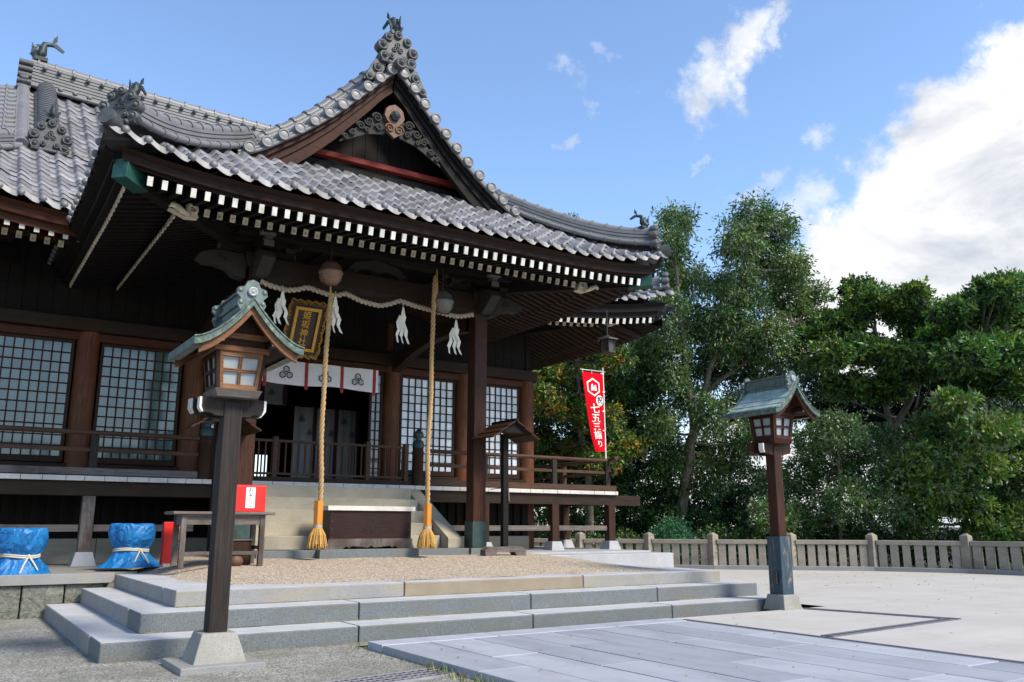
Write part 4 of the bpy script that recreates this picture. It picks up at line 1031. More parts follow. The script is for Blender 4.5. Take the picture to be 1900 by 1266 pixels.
# curved tie beams back to the wall columns
for sg in (-1, 1):
    b = MB(); P = []
    for k in range(13):
        t = k/12; P.append(Vector((CX+sg*2.10, PYP+0.2+3.35*t, 4.98-0.35*t+0.22*math.sin(math.pi*t))))
    rows = [[(p.x-0.09, p.y, p.z-0.15), (p.x+0.09, p.y, p.z-0.15), (p.x+0.09, p.y, p.z+0.15), (p.x-0.09, p.y, p.z+0.15)] for p in P]
    b.grid(rows, 0, False, True); b.build('curved_tie_beam', 'wood_y', hall)
    b = MB(); b.box(CX+sg*1.75-0.07, CX+sg*1.75+0.07, 16.6, 16.75, 4.94, 5.5); b.build('strut', 'wood_red_v', hall)
b = MB(); b.box(CX-4.6, CX+4.6, 13.9, 17.4, 6.46, 6.5)
for k in range(20): b.box(CX-4.5+k*0.46, CX-4.42+k*0.46, 14.0, 17.2, 6.39, 6.455)
b.build('porch_ceiling', 'wood_black', hall)

# ---- hall walls, columns and doors ------------------------------------------------
WY = 17.2
COLS = [CX-6.0, CX-4.08, CX-2.17, CX+2.09, CX+3.92, CX+5.72]
for i, x in enumerate(COLS):
    b = MB(); b.lathe([(0.195, 0.6), (0.195, 4.9)], (x, WY, 0), 'Z', 24); b.build('round_column', 'wood_column', hall)
b = MB()
b.box(CX-9, CX-6.2, WY, WY+0.1, 1.9, 6.4); b.box(CX-9, CX+5.7, WY+0.02, WY+0.1, 4.55, 6.6)
for k in range(60):
    x = CX-8.9+k*0.245
    if x < CX+5.5: b.box(x, x+0.236, WY-0.005, WY+0.03, 4.95, 6.5)
b.build('upper_wall', 'wood_black', hall)
b = MB(); b.box(CX-9, CX+5.92, WY-0.24, WY-0.06, 4.66, 4.90); b.build('lintel_beam', 'wood_x', hall, bevel=0.012)
b = MB(); b.box(CX-9, CX+5.75, WY-0.10, WY+0.10, 4.50, 4.655); b.build('door_head', 'wood_red_x', hall, bevel=0.008)
b = MB(); b.box(CX-9, CX-2.0, WY-0.12, WY+0.1, 2.02, 2.26); b.box(CX+2.0, CX+5.72, WY-0.12, WY+0.1, 2.02, 2.26); b.box(CX-2.0, CX+2.0, WY-0.1, WY+0.1, 1.98, 2.06); b.build('sill_beam', 'wood_x', hall, bevel=0.01)
b = MB(); b.box(CX+5.72, CX+5.84, WY, 24.5, 1.9, 6.6)
for k in range(26): b.box(CX+5.83, CX+5.86, WY+0.1+k*0.28, WY+0.37+k*0.28, 1.95, 6.5)
b.box(CX+5.70, CX+5.98, WY-0.1, 24.5, 4.66, 4.90); b.build('side_wall', 'wood_black', hall)
b = MB(); b.lathe([(0.19, 0.6), (0.19, 6.4)], (CX+5.72, 20.5, 0), 'Z', 20); b.build('round_column', 'wood_column', hall)
def lattice_door(x0, x1, z0, z1, nx, nz, pane, y=WY):
    f = MB(); fw_ = 0.055
    f.box(x0, x0+fw_, y-0.03, y+0.03, z0, z1); f.box(x1-fw_, x1, y-0.03, y+0.03, z0, z1); f.box(x0+fw_, x1-fw_, y-0.03, y+0.03, z0, z0+0.11); f.box(x0+fw_, x1-fw_, y-0.03, y+0.03, z1-fw_, z1)
    d = f.build('lattice_door', 'wood_v', hall, bevel=0.004)
    a, e, c, t = x0+fw_, x1-fw_, z0+0.11, z1-fw_
    l = MB()
    for i in range(1, nx): x = a+(e-a)*i/nx; l.box(x-0.011, x+0.011, y-0.022, y+0.0, c, t)
    for k in range(1, nz): z = c+(t-c)*k/nz; l.box(a, e, y-0.019, y-0.003, z-0.011, z+0.011)
    l.build('lattice', 'wood_v', d)
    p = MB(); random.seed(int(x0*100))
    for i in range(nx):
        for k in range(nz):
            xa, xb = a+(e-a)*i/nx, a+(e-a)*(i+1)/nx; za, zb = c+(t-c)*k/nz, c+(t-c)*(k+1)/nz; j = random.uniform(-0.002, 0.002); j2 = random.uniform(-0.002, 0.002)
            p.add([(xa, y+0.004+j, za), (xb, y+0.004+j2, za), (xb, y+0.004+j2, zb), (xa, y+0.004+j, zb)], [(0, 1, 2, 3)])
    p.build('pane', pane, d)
lattice_door(CX-5.77, CX-4.30, 2.28, 4.50, 9, 11, 'pane_dark_reflection')
lattice_door(CX-3.86, CX-2.40, 2.28, 4.50, 9, 11, 'pane_dark_reflection')
lattice_door(CX-1.96, CX-1.66, 2.08, 4.50, 2, 11, 'pane_bright_reflection')
lattice_door(CX+1.56, CX+1.88, 2.08, 4.50, 2, 11, 'pane_dark_reflection')
lattice_door(CX+2.30, CX+3.71, 2.28, 4.50, 8, 11, 'pane_bright_reflection')
lattice_door(CX+4.14, CX+5.52, 2.28, 4.50, 8, 11, 'pane_bright_reflection')
# dark room behind the open bay, with a barred rear window
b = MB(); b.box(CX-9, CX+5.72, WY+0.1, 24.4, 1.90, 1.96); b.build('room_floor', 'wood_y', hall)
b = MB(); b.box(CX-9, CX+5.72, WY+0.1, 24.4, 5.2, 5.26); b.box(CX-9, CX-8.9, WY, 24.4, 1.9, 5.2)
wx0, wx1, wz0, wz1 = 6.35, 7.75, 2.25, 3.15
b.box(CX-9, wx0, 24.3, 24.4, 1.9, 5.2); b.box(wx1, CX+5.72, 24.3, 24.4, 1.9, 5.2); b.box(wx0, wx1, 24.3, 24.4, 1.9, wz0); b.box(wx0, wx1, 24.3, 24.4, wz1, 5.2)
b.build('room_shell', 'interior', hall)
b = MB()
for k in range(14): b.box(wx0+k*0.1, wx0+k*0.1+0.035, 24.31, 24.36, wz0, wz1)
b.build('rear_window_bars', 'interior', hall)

# ---- veranda ------------------------------------------------------------------------
VY = 15.5
v = MB(); x = CX-9.0
random.seed(12)
while x < 13.2:
    L = random.choice((0.30, 0.34, 0.40, 0.27)); e = min(x+L, 13.24)
    v.box(x+0.004, e-0.004, VY-random.uniform(0, 0.012), WY-0.1, 1.892, 1.972); x += L
y = WY-0.1
while y < 22: v.box(11.9, 13.24+random.uniform(0, 0.01), y+0.004, y+0.33, 1.892, 1.972); y += 0.334
ver = v.build('veranda_floor', 'wood_deck', hall, bevel=0.004)
b = MB(); b.box(CX-9, 13.98, VY+0.06, VY+0.24, 1.655, 1.885); b.build('veranda_beam', 'wood_x', ver, bevel=0.008)
b = MB(); b.box(13.02, 13.18, VY+0.25, 22, 1.66, 1.884); b.build('veranda_beam', 'wood_y', ver, bevel=0.008)
for (x, y, big) in ((0.25, VY+0.15, 1), (2.07, VY+0.15, 1), (9.65, VY+0.15, 1), (11.48, VY+0.15, 1), (13.10, VY+0.15, 1), (13.10, 17.4, 1), (13.10, 19.2, 1), (11.7, 17.4, 1), (-1.6, VY+0.15, 1)):
    base = 0.64 if x > 9 else 0.55
    b = MB(); b.box(x-0.095, x+0.095, y-0.09, y+0.09, base+0.21, 1.655); p = b.build('veranda_post', 'wood_grey_v' if x < 5 else 'wood_v', ver, bevel=0.01)
    b = MB(); b.frustum(x, y, base-0.02, base+0.215, 0.19, 0.19, 0.125, 0.125); b.build('footing', 'footing', ver, bevel=0.008)
for (a, e) in ((CX-9, 0.15), (0.36, 1.96), (2.18, 3.75), (8.4, 9.54), (9.76, 11.37), (11.59, 12.99)):
    b = MB(); b.box(a, e, VY+0.12, VY+0.19, 1.085, 1.195); b.build('tie_rail', 'wood_grey_x', ver, bevel=0.005)
b = MB(); b.box(13.07, 13.13, VY+0.27, 17.3, 1.085, 1.195); b.box(13.07, 13.13, 17.52, 19.1, 1.085, 1.195); b.build('tie_rail', 'wood_y', ver)
# dark slatted screen and foundation stone under the hall
b = MB(); b.box(CX-9, CX+5.6, 16.95, 17.0, 0.95, 1.9)
for k in range(66): b.box(CX-8.9+k*0.22, CX-8.79+k*0.22, 16.90, 16.948, 0.96, 1.89)
b.build('under_floor_screen', 'wood_black', hall)
b = MB()
for (a, e) in ((CX-9, -0.5), (-0.5, 2.4), (2.4, 4.4), (7.9, 10.0), (10.0, 11.55)):
    b = MB(); b.box(a+0.004, e-0.004, 16.7, 17.1, 0.5, 0.96); b.build('foundation_stone', 'stair_stone', hall, bevel=0.01)
# handrails: left run, right run, side run
def rail_run(a, e, posts, tip=False):
    b = MB(); b.tube([(a, VY+0.13, 2.685), (e, VY+0.13, 2.685)]+([(e+0.14, VY+0.13, 2.705), (e+0.26, VY+0.13, 2.76)] if tip else []), 0.043, 10)
    r = b.build('handrail', 'wood_rail', ver)
    b = MB(); b.box(a, e+(0.2 if tip else 0), VY+0.10, VY+0.16, 2.37, 2.435); b.build('middle_rail', 'wood_rail', r, bevel=0.004)
    b = MB(); b.box(a, e+(0.16 if tip else 0), VY+0.07, VY+0.19, 1.99, 2.105); b.build('bottom_rail', 'wood_grey_x' if a < 0 else 'wood_rail', r, bevel=0.005)
    for x in posts:
        b = MB(); b.box(x-0.06, x+0.06, VY+0.075, VY+0.185, 1.975, 2.645); b.build('rail_post', 'wood_postgrey', r, bevel=0.006)
rail_run(CX-9, 3.74, [0.25, 2.07, -1.6])
rail_run(8.30, 13.10, [9.65, 11.48, 13.02], True)
b = MB(); b.tube([(13.08, VY-0.15, 2.74), (13.08, VY+0.13, 2.70), (13.08, 22, 2.69)], 0.042, 10); b.box(13.05, 13.11, VY-0.12, 22, 2.37, 2.43); b.box(13.02, 13.14, VY+0.2, 22, 1.99, 2.10)
for k in (17.4, 19.2, 21): b.box(13.02, 13.14, k-0.06, k+0.06, 1.975, 2.645)
b.build('side_handrail', 'wood_rail', ver)
for px in (3.86, 8.06):
    b = MB(); b.lathe([(0.115, 1.97), (0.115, 2.60), (0.125, 2.61), (0.125, 2.66), (0.11, 2.67), (0.11, 2.74)], (px, VY+0.13, 0), 'Z', 18); nw = b.build('newel_post', 'wood_v', ver)
    b = MB(); b.lathe([(0.118, 2.735), (0.118, 2.83), (0.105, 2.845), (0.105, 2.87), (0.07, 2.885), (0.062, 2.92), (0.10, 2.955), (0.112, 3.0), (0.095, 3.05), (0.05, 3.09), (0.012, 3.13), (0.001, 3.14)], (px, VY+0.13, 0), 'Z', 18); b.build('finial', 'dark_copper', nw)
# low gate of bars across the head of the stairs
b = MB(); b.box(4.35, 7.80, VY+0.10, VY+0.16, 2.70, 2.745); b.box(4.35, 7.80, VY+0.10, VY+0.16, 2.10, 2.14); gate = b.build('bar_gate', 'wood_rail', ver)
b = MB()
for k in range(27):
    x = 4.42+k*0.1265; b.box(x-0.014, x+0.014, VY+0.115, VY+0.145, 2.14, 2.70)
b.build('bars', 'wood_red_v', gate)
for x in (4.30, 5.10, 6.95, 7.78):
    b = MB(); b.box(x-0.045, x+0.045, VY+0.075, VY+0.185, 1.975, 2.80); b.build('gate_post', 'wood_rail', gate, bevel=0.004)
b = MB(); b.box(4.35, 7.8, VY+0.06, VY+0.2, 1.976, 2.06); b.build('gate_sill', 'wood_x', gate)

# ---- stone stairs --------------------------------------------------------------------
b = MB(); b.box(4.18, 7.98, 13.42, 14.2, 0.5, 0.80); stairs = b.build('stone_stairs', 'granite', hall, bevel=0.008)
n = 5
for k in range(n):
    b = MB(); z1 = 0.80+(k+1)*0.219; z0 = 0.80+k*0.219; y0 = 13.98+k*0.30
    b.box(4.44, 7.70, y0, 15.56, z0-0.004*(k > 0), z1); b.build('step', 'stair_stone', stairs, bevel=0.008)
for x0, x1 in ((4.12, 4.40), (7.72, 8.0)):
    b = MB(); b.prism([(13.72, 0.80), (13.72, 0.97), (15.42, 1.89), (15.50, 1.89), (15.50, 0.80)], (x0, 0, 0), (0, 1, 0), (0, 0, 1), (1, 0, 0), x1-x0); b.build('stringer', 'stair_stone', stairs, bevel=0.008)

# ================================================================== THINGS AT THE PORCH
# offering box on its plinth
ob = thing('offering_box', (6.08, 13.55, 0.66), 'dark wooden offering box with a pale rim and carved crest before the stairs', 'offering box')
b = MB(); b.box(5.14, 6.90, 13.25, 13.75, 0.60, 0.815); b.build('plinth_stone', 'granite', ob, bevel=0.008)
b = MB(); b.box(5.33, 6.80, 13.37, 13.95, 0.93, 1.43)
b.box(5.36, 6.77, 13.39, 13.93, 0.90, 0.935)
b.build('body', 'wood_box', ob, bevel=0.008)
b = MB()
q = [(-0.80, 0), (-0.50, 0), (-0.44, 0.05), (-0.38, 0.02), (-0.34, 0.05), (-0.06, 0.025), (0, 0.055), (0.06, 0.025), (0.34, 0.05), (0.38, 0.02), (0.44, 0.05), (0.50, 0), (0.80, 0), (0.76, 0.06), (0.745, 0.16), (-0.745, 0.16), (-0.76, 0.06)]
b.prism([(x, z) for x, z in q], (6.065, 13.355, 0.816), (1, 0, 0), (0, 0, 1), (0, 1, 0), 0.60); b.build('foot_board', 'wood_grey_v', ob, bevel=0.004)
b = MB(); b.box(5.28, 6.85, 13.33, 13.41, 1.43, 1.505); b.box(5.28, 6.85, 13.91, 13.99, 1.43, 1.505); b.box(5.28, 5.36, 13.41, 13.91, 1.43, 1.505); b.box(6.77, 6.85, 13.41, 13.91, 1.43, 1.505)
for k in range(12): b.box(5.36, 6.77, 13.45+k*0.039, 13.465+k*0.039, 1.46, 1.49)
b.build('rim', 'wood_deck', ob, bevel=0.004)
TH = [0.20]
def hexring(b, c, r, th, m=0, yoff=-0.004):
    P = [(c[0]+r*math.sin(k*math.pi/3), c[1]+yoff, c[2]+r*math.cos(k*math.pi/3)) for k in range(6)]
    Q = [(c[0]+(r-th)*math.sin(k*math.pi/3), c[1]+yoff, c[2]+(r-th)*math.cos(k*math.pi/3)) for k in range(6)]
    b.add(P+Q, [(k, (k+1) % 6, 6+(k+1) % 6, 6+k) for k in range(6)], m)
def crest(b, x, y, z, s, m=0, yf=None):
    for (dx, dz) in ((0, 0.62), (-0.54, -0.31), (0.54, -0.31)):
        cx, cz = x+dx*s, z+dz*s; yy = y if yf is None else yf(cx, cz)
        hexring(b, (cx, yy, cz), 0.58*s, TH[0]*s, m)
        for k in range(3):
            a = k*2*math.pi/3+math.pi/6; e = (cx+0.17*s*math.sin(a), yy-0.004, cz+0.17*s*math.cos(a)); r = 0.09*s
            b.add([(e[0]+r*math.sin(j*math.pi/3), e[1], e[2]+r*math.cos(j*math.pi/3)) for j in range(6)], [tuple(range(6))], m)
TH[0] = 0.09; b = MB(); crest(b, 6.07, 13.366, 1.17, 0.125); b.build('carved_crest', 'crest_dark', ob); TH[0] = 0.20
b = MB()
for x in (5.37, 6.76):
    for z in (0.99, 1.12, 1.25, 1.38): b.ball((x, 13.368, z), 0.014, 8)
b.build('stud', 'iron', ob)

# bell ropes with sleeve and tassel, bells
def bell(x, y, z, mat, label):
    o = thing('bell', (x, y, z), label, 'bell', 'round bells under the porch beam'); b = MB()
    b.lathe([(0.001, 0.20), (0.05, 0.20), (0.10, 0.185), (0.16, 0.12), (0.19, 0.03), (0.20, 0.025), (0.205, 0.0), (0.20, -0.025), (0.19, -0.03), (0.188, -0.07), (0.165, -0.14), (0.11, -0.19), (0.05, -0.21), (0.001, -0.212)], (x, y, z), 'Z', 24); b.build('body', mat, o)
    b = MB(); b.box(x-0.13, x+0.13, y-0.012, y+0.012, z-0.214, z-0.15); b.ball((x-0.12, y-0.06, z-0.14), 0.028); b.ball((x+0.12, y-0.06, z-0.14), 0.028); b.build('mouth', 'ink', o)
    b = MB(); b.tube([(x, y, z+0.2), (x, y, z+0.62)], 0.012, 8); b.build('hanger', 'iron', o)
bell(5.01, 13.02, 5.29, 'bronze_warm', 'brownish round bell above the rope with the long plain upper end')
bell(7.13, 13.02, 5.10, 'bronze', 'grey green round bell hanging beside the upper end of its rope')
def bell_rope(x, y, ztop, zs, label, lean):
    o = thing('bell_rope', (x, y, zs), label, 'bell rope', 'ropes with straw tassels before the stairs')
    b = MB(); n = 90; L = ztop-zs
    for s in range(3):
        P = []
        for i in range(n*2+1):
            t = i/(n*2); z = ztop-L*t; a = 2*math.pi*(s/3)+z*2*math.pi/0.26; xo = lean*(1-t)**6+0.016*math.sin(1.9*z+x)+0.007*math.sin(4.3*z)
            q_ = 1+0.10*math.sin(7*z+s)+0.06*math.sin(19*z); P.append((x+xo+0.022*q_*math.cos(a), y+0.022*q_*math.sin(a), z))
        b.tube(P, 0.0205, 7)
    b.build('twisted_rope', 'rope_yellow', o)
    b = MB(); b.tube([(x+lean, y, ztop+0.12), (x+lean*0.9, y, ztop-0.25), (x+lean*0.45, y, ztop-0.62)], [0.012, 0.040, 0.040], 8); b.build('wrapped_top', 'rope_yellow', o)
    b = MB(); b.lathe([(0.001, zs+0.36), (0.075, zs+0.36), (0.075, zs), (0.001, zs)], (x, y, 0), 'Z', 6, 0, False); b.build('sleeve', 'orange_sleeve', o)
    b = MB(); b.lathe([(0.062, zs+0.01), (0.072, zs-0.03), (0.066, zs-0.06)], (x, y, 0), 'Z', 12); b.build('binding', 'rope_pale', o)
    b = MB(); r_ = random.Random(int(x*10))
    for k in range(210):
        a = r_.uniform(0, 6.283); q = math.sqrt(r_.random()); r0 = 0.055*q; r1 = 0.160*q+r_.uniform(-0.008, 0.012); zb = zs-0.345+r_.uniform(-0.03, 0.02)
        b.tube([(x+r0*math.cos(a), y+r0*math.sin(a), zs-0.04), (x+(r0*0.35+r1*0.65)*math.cos(a), y+(r0*0.35+r1*0.65)*math.sin(a), zs-0.16), (x+r1*math.cos(a), y+r1*math.sin(a), zb)], [0.007, 0.008, 0.006], 4, 0, False)
    b.lathe([(0.06, zs-0.05), (0.095, zs-0.14), (0.12, zs-0.30)], (x, y, 0), 'Z', 14); b.build('straw_tassel', 'bristle', o)
bell_rope(4.985, 12.98, 4.93, 1.21, 'yellow bell rope with its straw tassel at the offering box corner nearest the table', 0.02)
bell_rope(6.90, 12.98, 5.55, 1.185, 'yellow bell rope with its straw tassel by the stairs near the big pillar', 0.08)

# sacred straw rope with waves
o = thing('sacred_rope', (6.0, 13.36, 5.0), 'long twisted straw rope hung in waves under the porch beam', 'rope')
RP = [(3.96, 5.059), (4.11, 5.009), (4.39, 4.972), (4.58, 5.01), (4.73, 5.08), (4.93, 5.046), (5.19, 4.996), (5.32, 5.03), (5.41, 5.082), (5.71, 4.984), (6.07, 4.949), (6.28, 5.018), (6.45, 5.103), (6.75, 5.048), (7.05, 5.02), (7.47, 4.977), (7.67, 4.975), (8.02, 5.07)]
rx = [p[0] for p in RP]; rz = [p[1] for p in RP]
def rope_z(x): return float(np.interp(x, rx, rz))
b = MB()
for s in range(2):
    P = []
    for i in range(261):
        x = 3.97+4.0*i/260; z = (rope_z(x-0.05)+rope_z(x)*2+rope_z(x+0.05))/4; a = math.pi*s+x*2*math.pi/0.16
        P.append((x, 13.36+0.022*math.cos(a), z+0.022*math.sin(a)))
    b.tube(P, 0.027, 7)
b.build('strands', 'rope_pale', o)
# folded paper streamers
def shide(x, y, z, L, label, sd_):
    o = thing('paper_streamer', (x, y, z), label, 'paper streamer', 'white paper streamers on the straw rope')
    b = MB(); r_ = random.Random(sd_); b.tube([(x, y, z+0.10), (x, y, z-0.02)], 0.006, 6); b.build('tie', 'twine', o)
    b = MB()
    b.add([(x-0.012, y, z), (x+0.016, y-0.01, z), (x+0.05, y-0.02, z-0.22*L), (x-0.035, y+0.01, z-0.20*L)], [(0, 1, 2, 3)])
    for sx in (-1, 0, 1):
        xx = x+sx*0.030; zz = z-0.16*L; yy = y-0.01*(sx+1)
        for k in range(4):
            w_ = (0.075, 0.085, 0.065, 0.05)[k]+r_.uniform(-0.01, 0.015); h = 0.165*L; dx = sx*0.022+0.03*(1 if k % 2 else -1)+r_.uniform(-0.012, 0.012)
            y1 = yy-0.012*(1 if k % 2 else -1)+r_.uniform(-0.01, 0.01)
            b.add([(xx-w_/2, yy, zz), (xx+w_/2, yy+0.015, zz-0.02), (xx+dx+w_/2, y1+0.02, zz-h), (xx+dx-w_/2, y1, zz-h+0.02)], [(0, 1, 2, 3)])
            xx += dx; zz -= h*0.82; yy = y1-0.006
    b.build('paper', 'paper_cream', o)
shide(4.31, 13.30, 4.93, 0.77, 'white paper streamer hanging nearest the gold framed plaque, half hidden by the lantern roof', 1)
shide(5.22, 13.30, 4.97, 0.86, 'white paper streamer just beside the bell rope next to the plaque', 2)
shide(6.49, 13.30, 4.97, 0.90, 'white paper streamer alone in the gap between the two bell ropes', 3)
shide(7.57, 13.30, 4.88, 0.88, 'white paper streamer under the end of the rope by the big pillar', 4)

# plaque with the shrine's name
pq = thing('name_plaque', (5.05, 14.6, 4.7), 'black and gold framed name plaque tilted under the porch beam', 'plaque')
PA = Vector((1, 0, 0)); PU = Vector((0, -0.42, 0.91)).normalized(); PN = PA.cross(PU)   # PN points back/down -> front is -PN? 
PN = -PN if PN.y > 0 else PN
PO = Vector((5.21, 14.75, 4.70))
def plq(poly, d, th, mat, name, bevel=0.0):
    b = MB(); b.prism(poly, PO+PN*d, PA, PU, PN, th); return b.build(name, mat, pq, bevel=bevel)
wv = []
for k in range(60):
    a = k/60*2*math.pi; x = 0.40*max(-1, min(1, 1.35*math.cos(a))); y = 0.60*max(-1, min(1, 1.35*math.sin(a)))
    rr = 1+0.05*math.sin(k*2.1); wv.append((x*rr*0.87, y*rr*0.87))
plq(wv, 0.0, 0.04, 'lacquer', 'back_board')
b = MB(); pr_ = [PO+PN*0.05+PA*x+PU*y for x, y in wv]
b.tube(pr_+[pr_[0]], 0.022, 6, 0, False); 
r_ = random.Random(2)
for k in range(60):
    p = pr_[k]*0.5+pr_[(k+1) % 60]*0.5-(PA*wv[k][0]+PU*wv[k][1])*0.07; b.ball(p, r_.uniform(0.016, 0.03), 7)
b.build('carved_border', 'gold_dark', pq)
for (x0, x1, y0, y1) in ((-0.27, -0.225, -0.46, 0.46), (0.225, 0.27, -0.46, 0.46), (-0.225, 0.225, 0.41, 0.46), (-0.225, 0.225, -0.46, -0.41)):
    plq([(x*0.87, y*0.87) for x, y in ((x0, y0), (x1, y0), (x1, y1), (x0, y1))], 0.042, 0.05, 'gold', 'gold_frame', 0.006)
plq([(-0.196, -0.357), (0.196, -0.357), (0.196, 0.357), (-0.196, 0.357)], 0.041, 0.012, 'lacquer', 'panel')
b = MB()
for k, ch in enumerate('姫坂神社'): text_mesh(b, ch, 0.16, frame_matrix(PO+PN*0.057+PU*(0.25-0.166*k), PA, PU) if PA.cross(PU).dot(PN) > 0 else frame_matrix(PO+PN*0.057+PU*(0.25-0.166*k), PA, PU), 0, 0.004)
b.build('lettering', 'gold', pq)

# white door curtain with crests
nv = thing('door_curtain', (5.95, 17.02, 4.5), 'white curtain with black hexagon crests and red ribbons across the open doorway', 'curtain')
def cy(x, z): return WY-0.26+0.018*math.sin(7*x+2*z)+0.012*math.sin(15*x)*(4.5-z)
b = MB(); rows = []
for z in np.linspace(4.50, 4.02, 8): rows.append([(x, cy(x, z), z-(0.02*math.sin(x*3.5) if z < 4.1 else 0)) for x in np.linspace(4.12, 7.72, 90)])
b.grid(rows); b.build('cloth', 'cloth_white', nv)
for x in (4.40, 5.23, 6.10, 6.88, 7.62):
    b = MB(); b.grid([[(x-0.035, cy(x, z)-0.012, z), (x, cy(x, z)-0.022, z), (x+0.035, cy(x, z)-0.012, z)] for z in np.linspace(4.50, 3.93, 8)]); b.build('ribbon', 'red_ribbon', nv)
for x in (4.82, 5.66, 6.50, 7.25):
    b = MB(); crest(b, x, 0, 4.24, 0.13, 0, lambda cx, cz: cy(cx, cz)-0.006); b.build('crest', 'ink', nv)
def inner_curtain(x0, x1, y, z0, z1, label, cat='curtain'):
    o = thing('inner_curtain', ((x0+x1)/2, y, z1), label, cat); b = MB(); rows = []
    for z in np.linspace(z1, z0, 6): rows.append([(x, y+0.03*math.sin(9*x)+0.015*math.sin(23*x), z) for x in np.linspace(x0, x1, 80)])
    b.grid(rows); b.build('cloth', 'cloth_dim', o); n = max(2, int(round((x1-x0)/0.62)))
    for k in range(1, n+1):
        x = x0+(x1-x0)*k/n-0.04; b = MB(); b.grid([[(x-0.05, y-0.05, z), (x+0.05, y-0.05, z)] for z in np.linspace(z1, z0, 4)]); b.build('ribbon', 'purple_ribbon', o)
    b = MB(); q = 0
    for k in range(n):
        x = x0+(x1-x0)*(k+0.45)/n
        for (dx, dz) in ((-0.08, -0.30), (0.14, -0.62)):
            if z1+dz > z0+0.1: crest(b, x+dx, y-0.055, z1+dz, 0.075)
    b.build('crest', 'purple_ribbon', o)
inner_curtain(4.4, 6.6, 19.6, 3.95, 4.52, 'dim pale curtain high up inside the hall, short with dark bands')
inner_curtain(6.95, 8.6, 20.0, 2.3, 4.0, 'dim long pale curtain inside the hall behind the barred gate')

# table with omikuji box
tb = thing('side_table', (3.4, 12.5, 0.65), 'weathered grey wooden table behind the near lantern post', 'table')
b = MB(); b.box(2.66, 4.05, 12.20, 12.78, 1.335, 1.375); b.build('table_top', 'wood_grey_x', tb, bevel=0.012)
b = MB(); b.box(2.80, 3.92, 12.27, 12.30, 1.20, 1.333); b.box(2.80, 3.92, 12.68, 12.71, 1.20, 1.333); b.box(2.80, 2.83, 12.30, 12.68, 1.20, 1.333); b.box(3.89, 3.92, 12.30, 12.68, 1.20, 1.333); b.build('apron', 'wood_grey_x', tb)
for (x, y) in ((2.82, 12.29), (3.89, 12.29), (2.82, 12.69), (3.89, 12.69)):
    b = MB(); b.box(x-0.035, x+0.035, y-0.035, y+0.035, gz(y)-0.01, 1.334); b.build('leg', 'wood_grey_v', tb, bevel=0.005)
b = MB(); b.box(2.855, 3.855, 12.265, 12.315, 0.79, 0.84); b.box(2.80, 2.84, 12.33, 12.66, 0.86, 0.91); b.box(3.87, 3.91, 12.33, 12.66, 0.86, 0.91); b.build('stretcher', 'wood_grey_x', tb, bevel=0.004)
ox = thing('fortune_slip_box', (3.7, 12.4, 1.376), 'bright red box with a white lettered label on the grey table', 'box')
b = MB(); b.box(3.46, 3.91, 12.25, 12.55, 1.378, 1.735); b.build('body', 'red_paint', ox, bevel=0.004)
b = MB(); b.box(3.46, 3.91, 12.25, 12.55, 1.7355, 1.75); b.build('lid', 'red_paint', ox)
b = MB(); b.box(3.625, 3.755, 12.246, 12.2495, 1.43, 1.715); b.build('label', 'paper_white', ox)
b = MB()
for k, ch in enumerate('おみくじ'): text_mesh(b, ch, 0.072, frame_matrix(Vector((3.69, 12.2455, 1.675-0.068*k)), (1, 0, 0), (0, 0, 1)), 0, 0.0005)
b.build('lettering', 'ink', ox)
cr = thing('crate', (3.62, 12.6, 0.66), 'small brown lidless crate on the gravel under the table', 'crate')
b = MB(); z = gz(12.6)
for (x0, x1, y0, y1) in ((3.42, 3.80, 12.42, 12.44), (3.42, 3.80, 12.66, 12.68), (3.42, 3.44, 12.44, 12.66), (3.78, 3.80, 12.44, 12.66)): b.box(x0, x1, y0, y1, z+0.02, z+0.33)
b.box(3.42, 3.8, 12.42, 12.68, z, z+0.02); b.build('body', 'wood_v', cr)
b = MB(); b.box(3.40, 3.82, 12.40, 12.70, z+0.332, z+0.35); b.build('rim', 'wood_grey_x', cr)
jar = thing('jar', (3.5, 12.36, 0.65), 'small rounded brown jar by the table leg under the red box', 'jar')
b = MB(); z = gz(12.36)
b.lathe([(0.001, z), (0.09, z), (0.12, z+0.06), (0.10, z+0.12), (0.055, z+0.15), (0.06, z+0.17), (0.001, z+0.17)], (3.56, 12.36, 0), 'Z', 14, 0); b.build('body', 'brown_carving', jar)
rb = thing('red_sign_board', (2.8, 13.0, 0.7), 'dark red upright board leaning behind the grey table', 'sign board')
b = MB(); b.box(2.72, 3.02, 13.0, 13.04, 0.665, 1.235); b.build('board', 'red_paint', rb, bevel=0.003)
b = MB(); b.box(2.72, 2.74, 12.995, 13.10, 0.64, 1.23); b.build('stand', 'red_ribbon', rb)
b = MB()
for k, ch in enumerate('おみくじ'): text_mesh(b, ch, 0.10, frame_matrix(Vector((2.93, 12.998, 1.13-0.115*k)), (1, 0, 0), (0, 0, 1)), 0, 0.0005)
b.build('lettering', 'paper_white', rb)

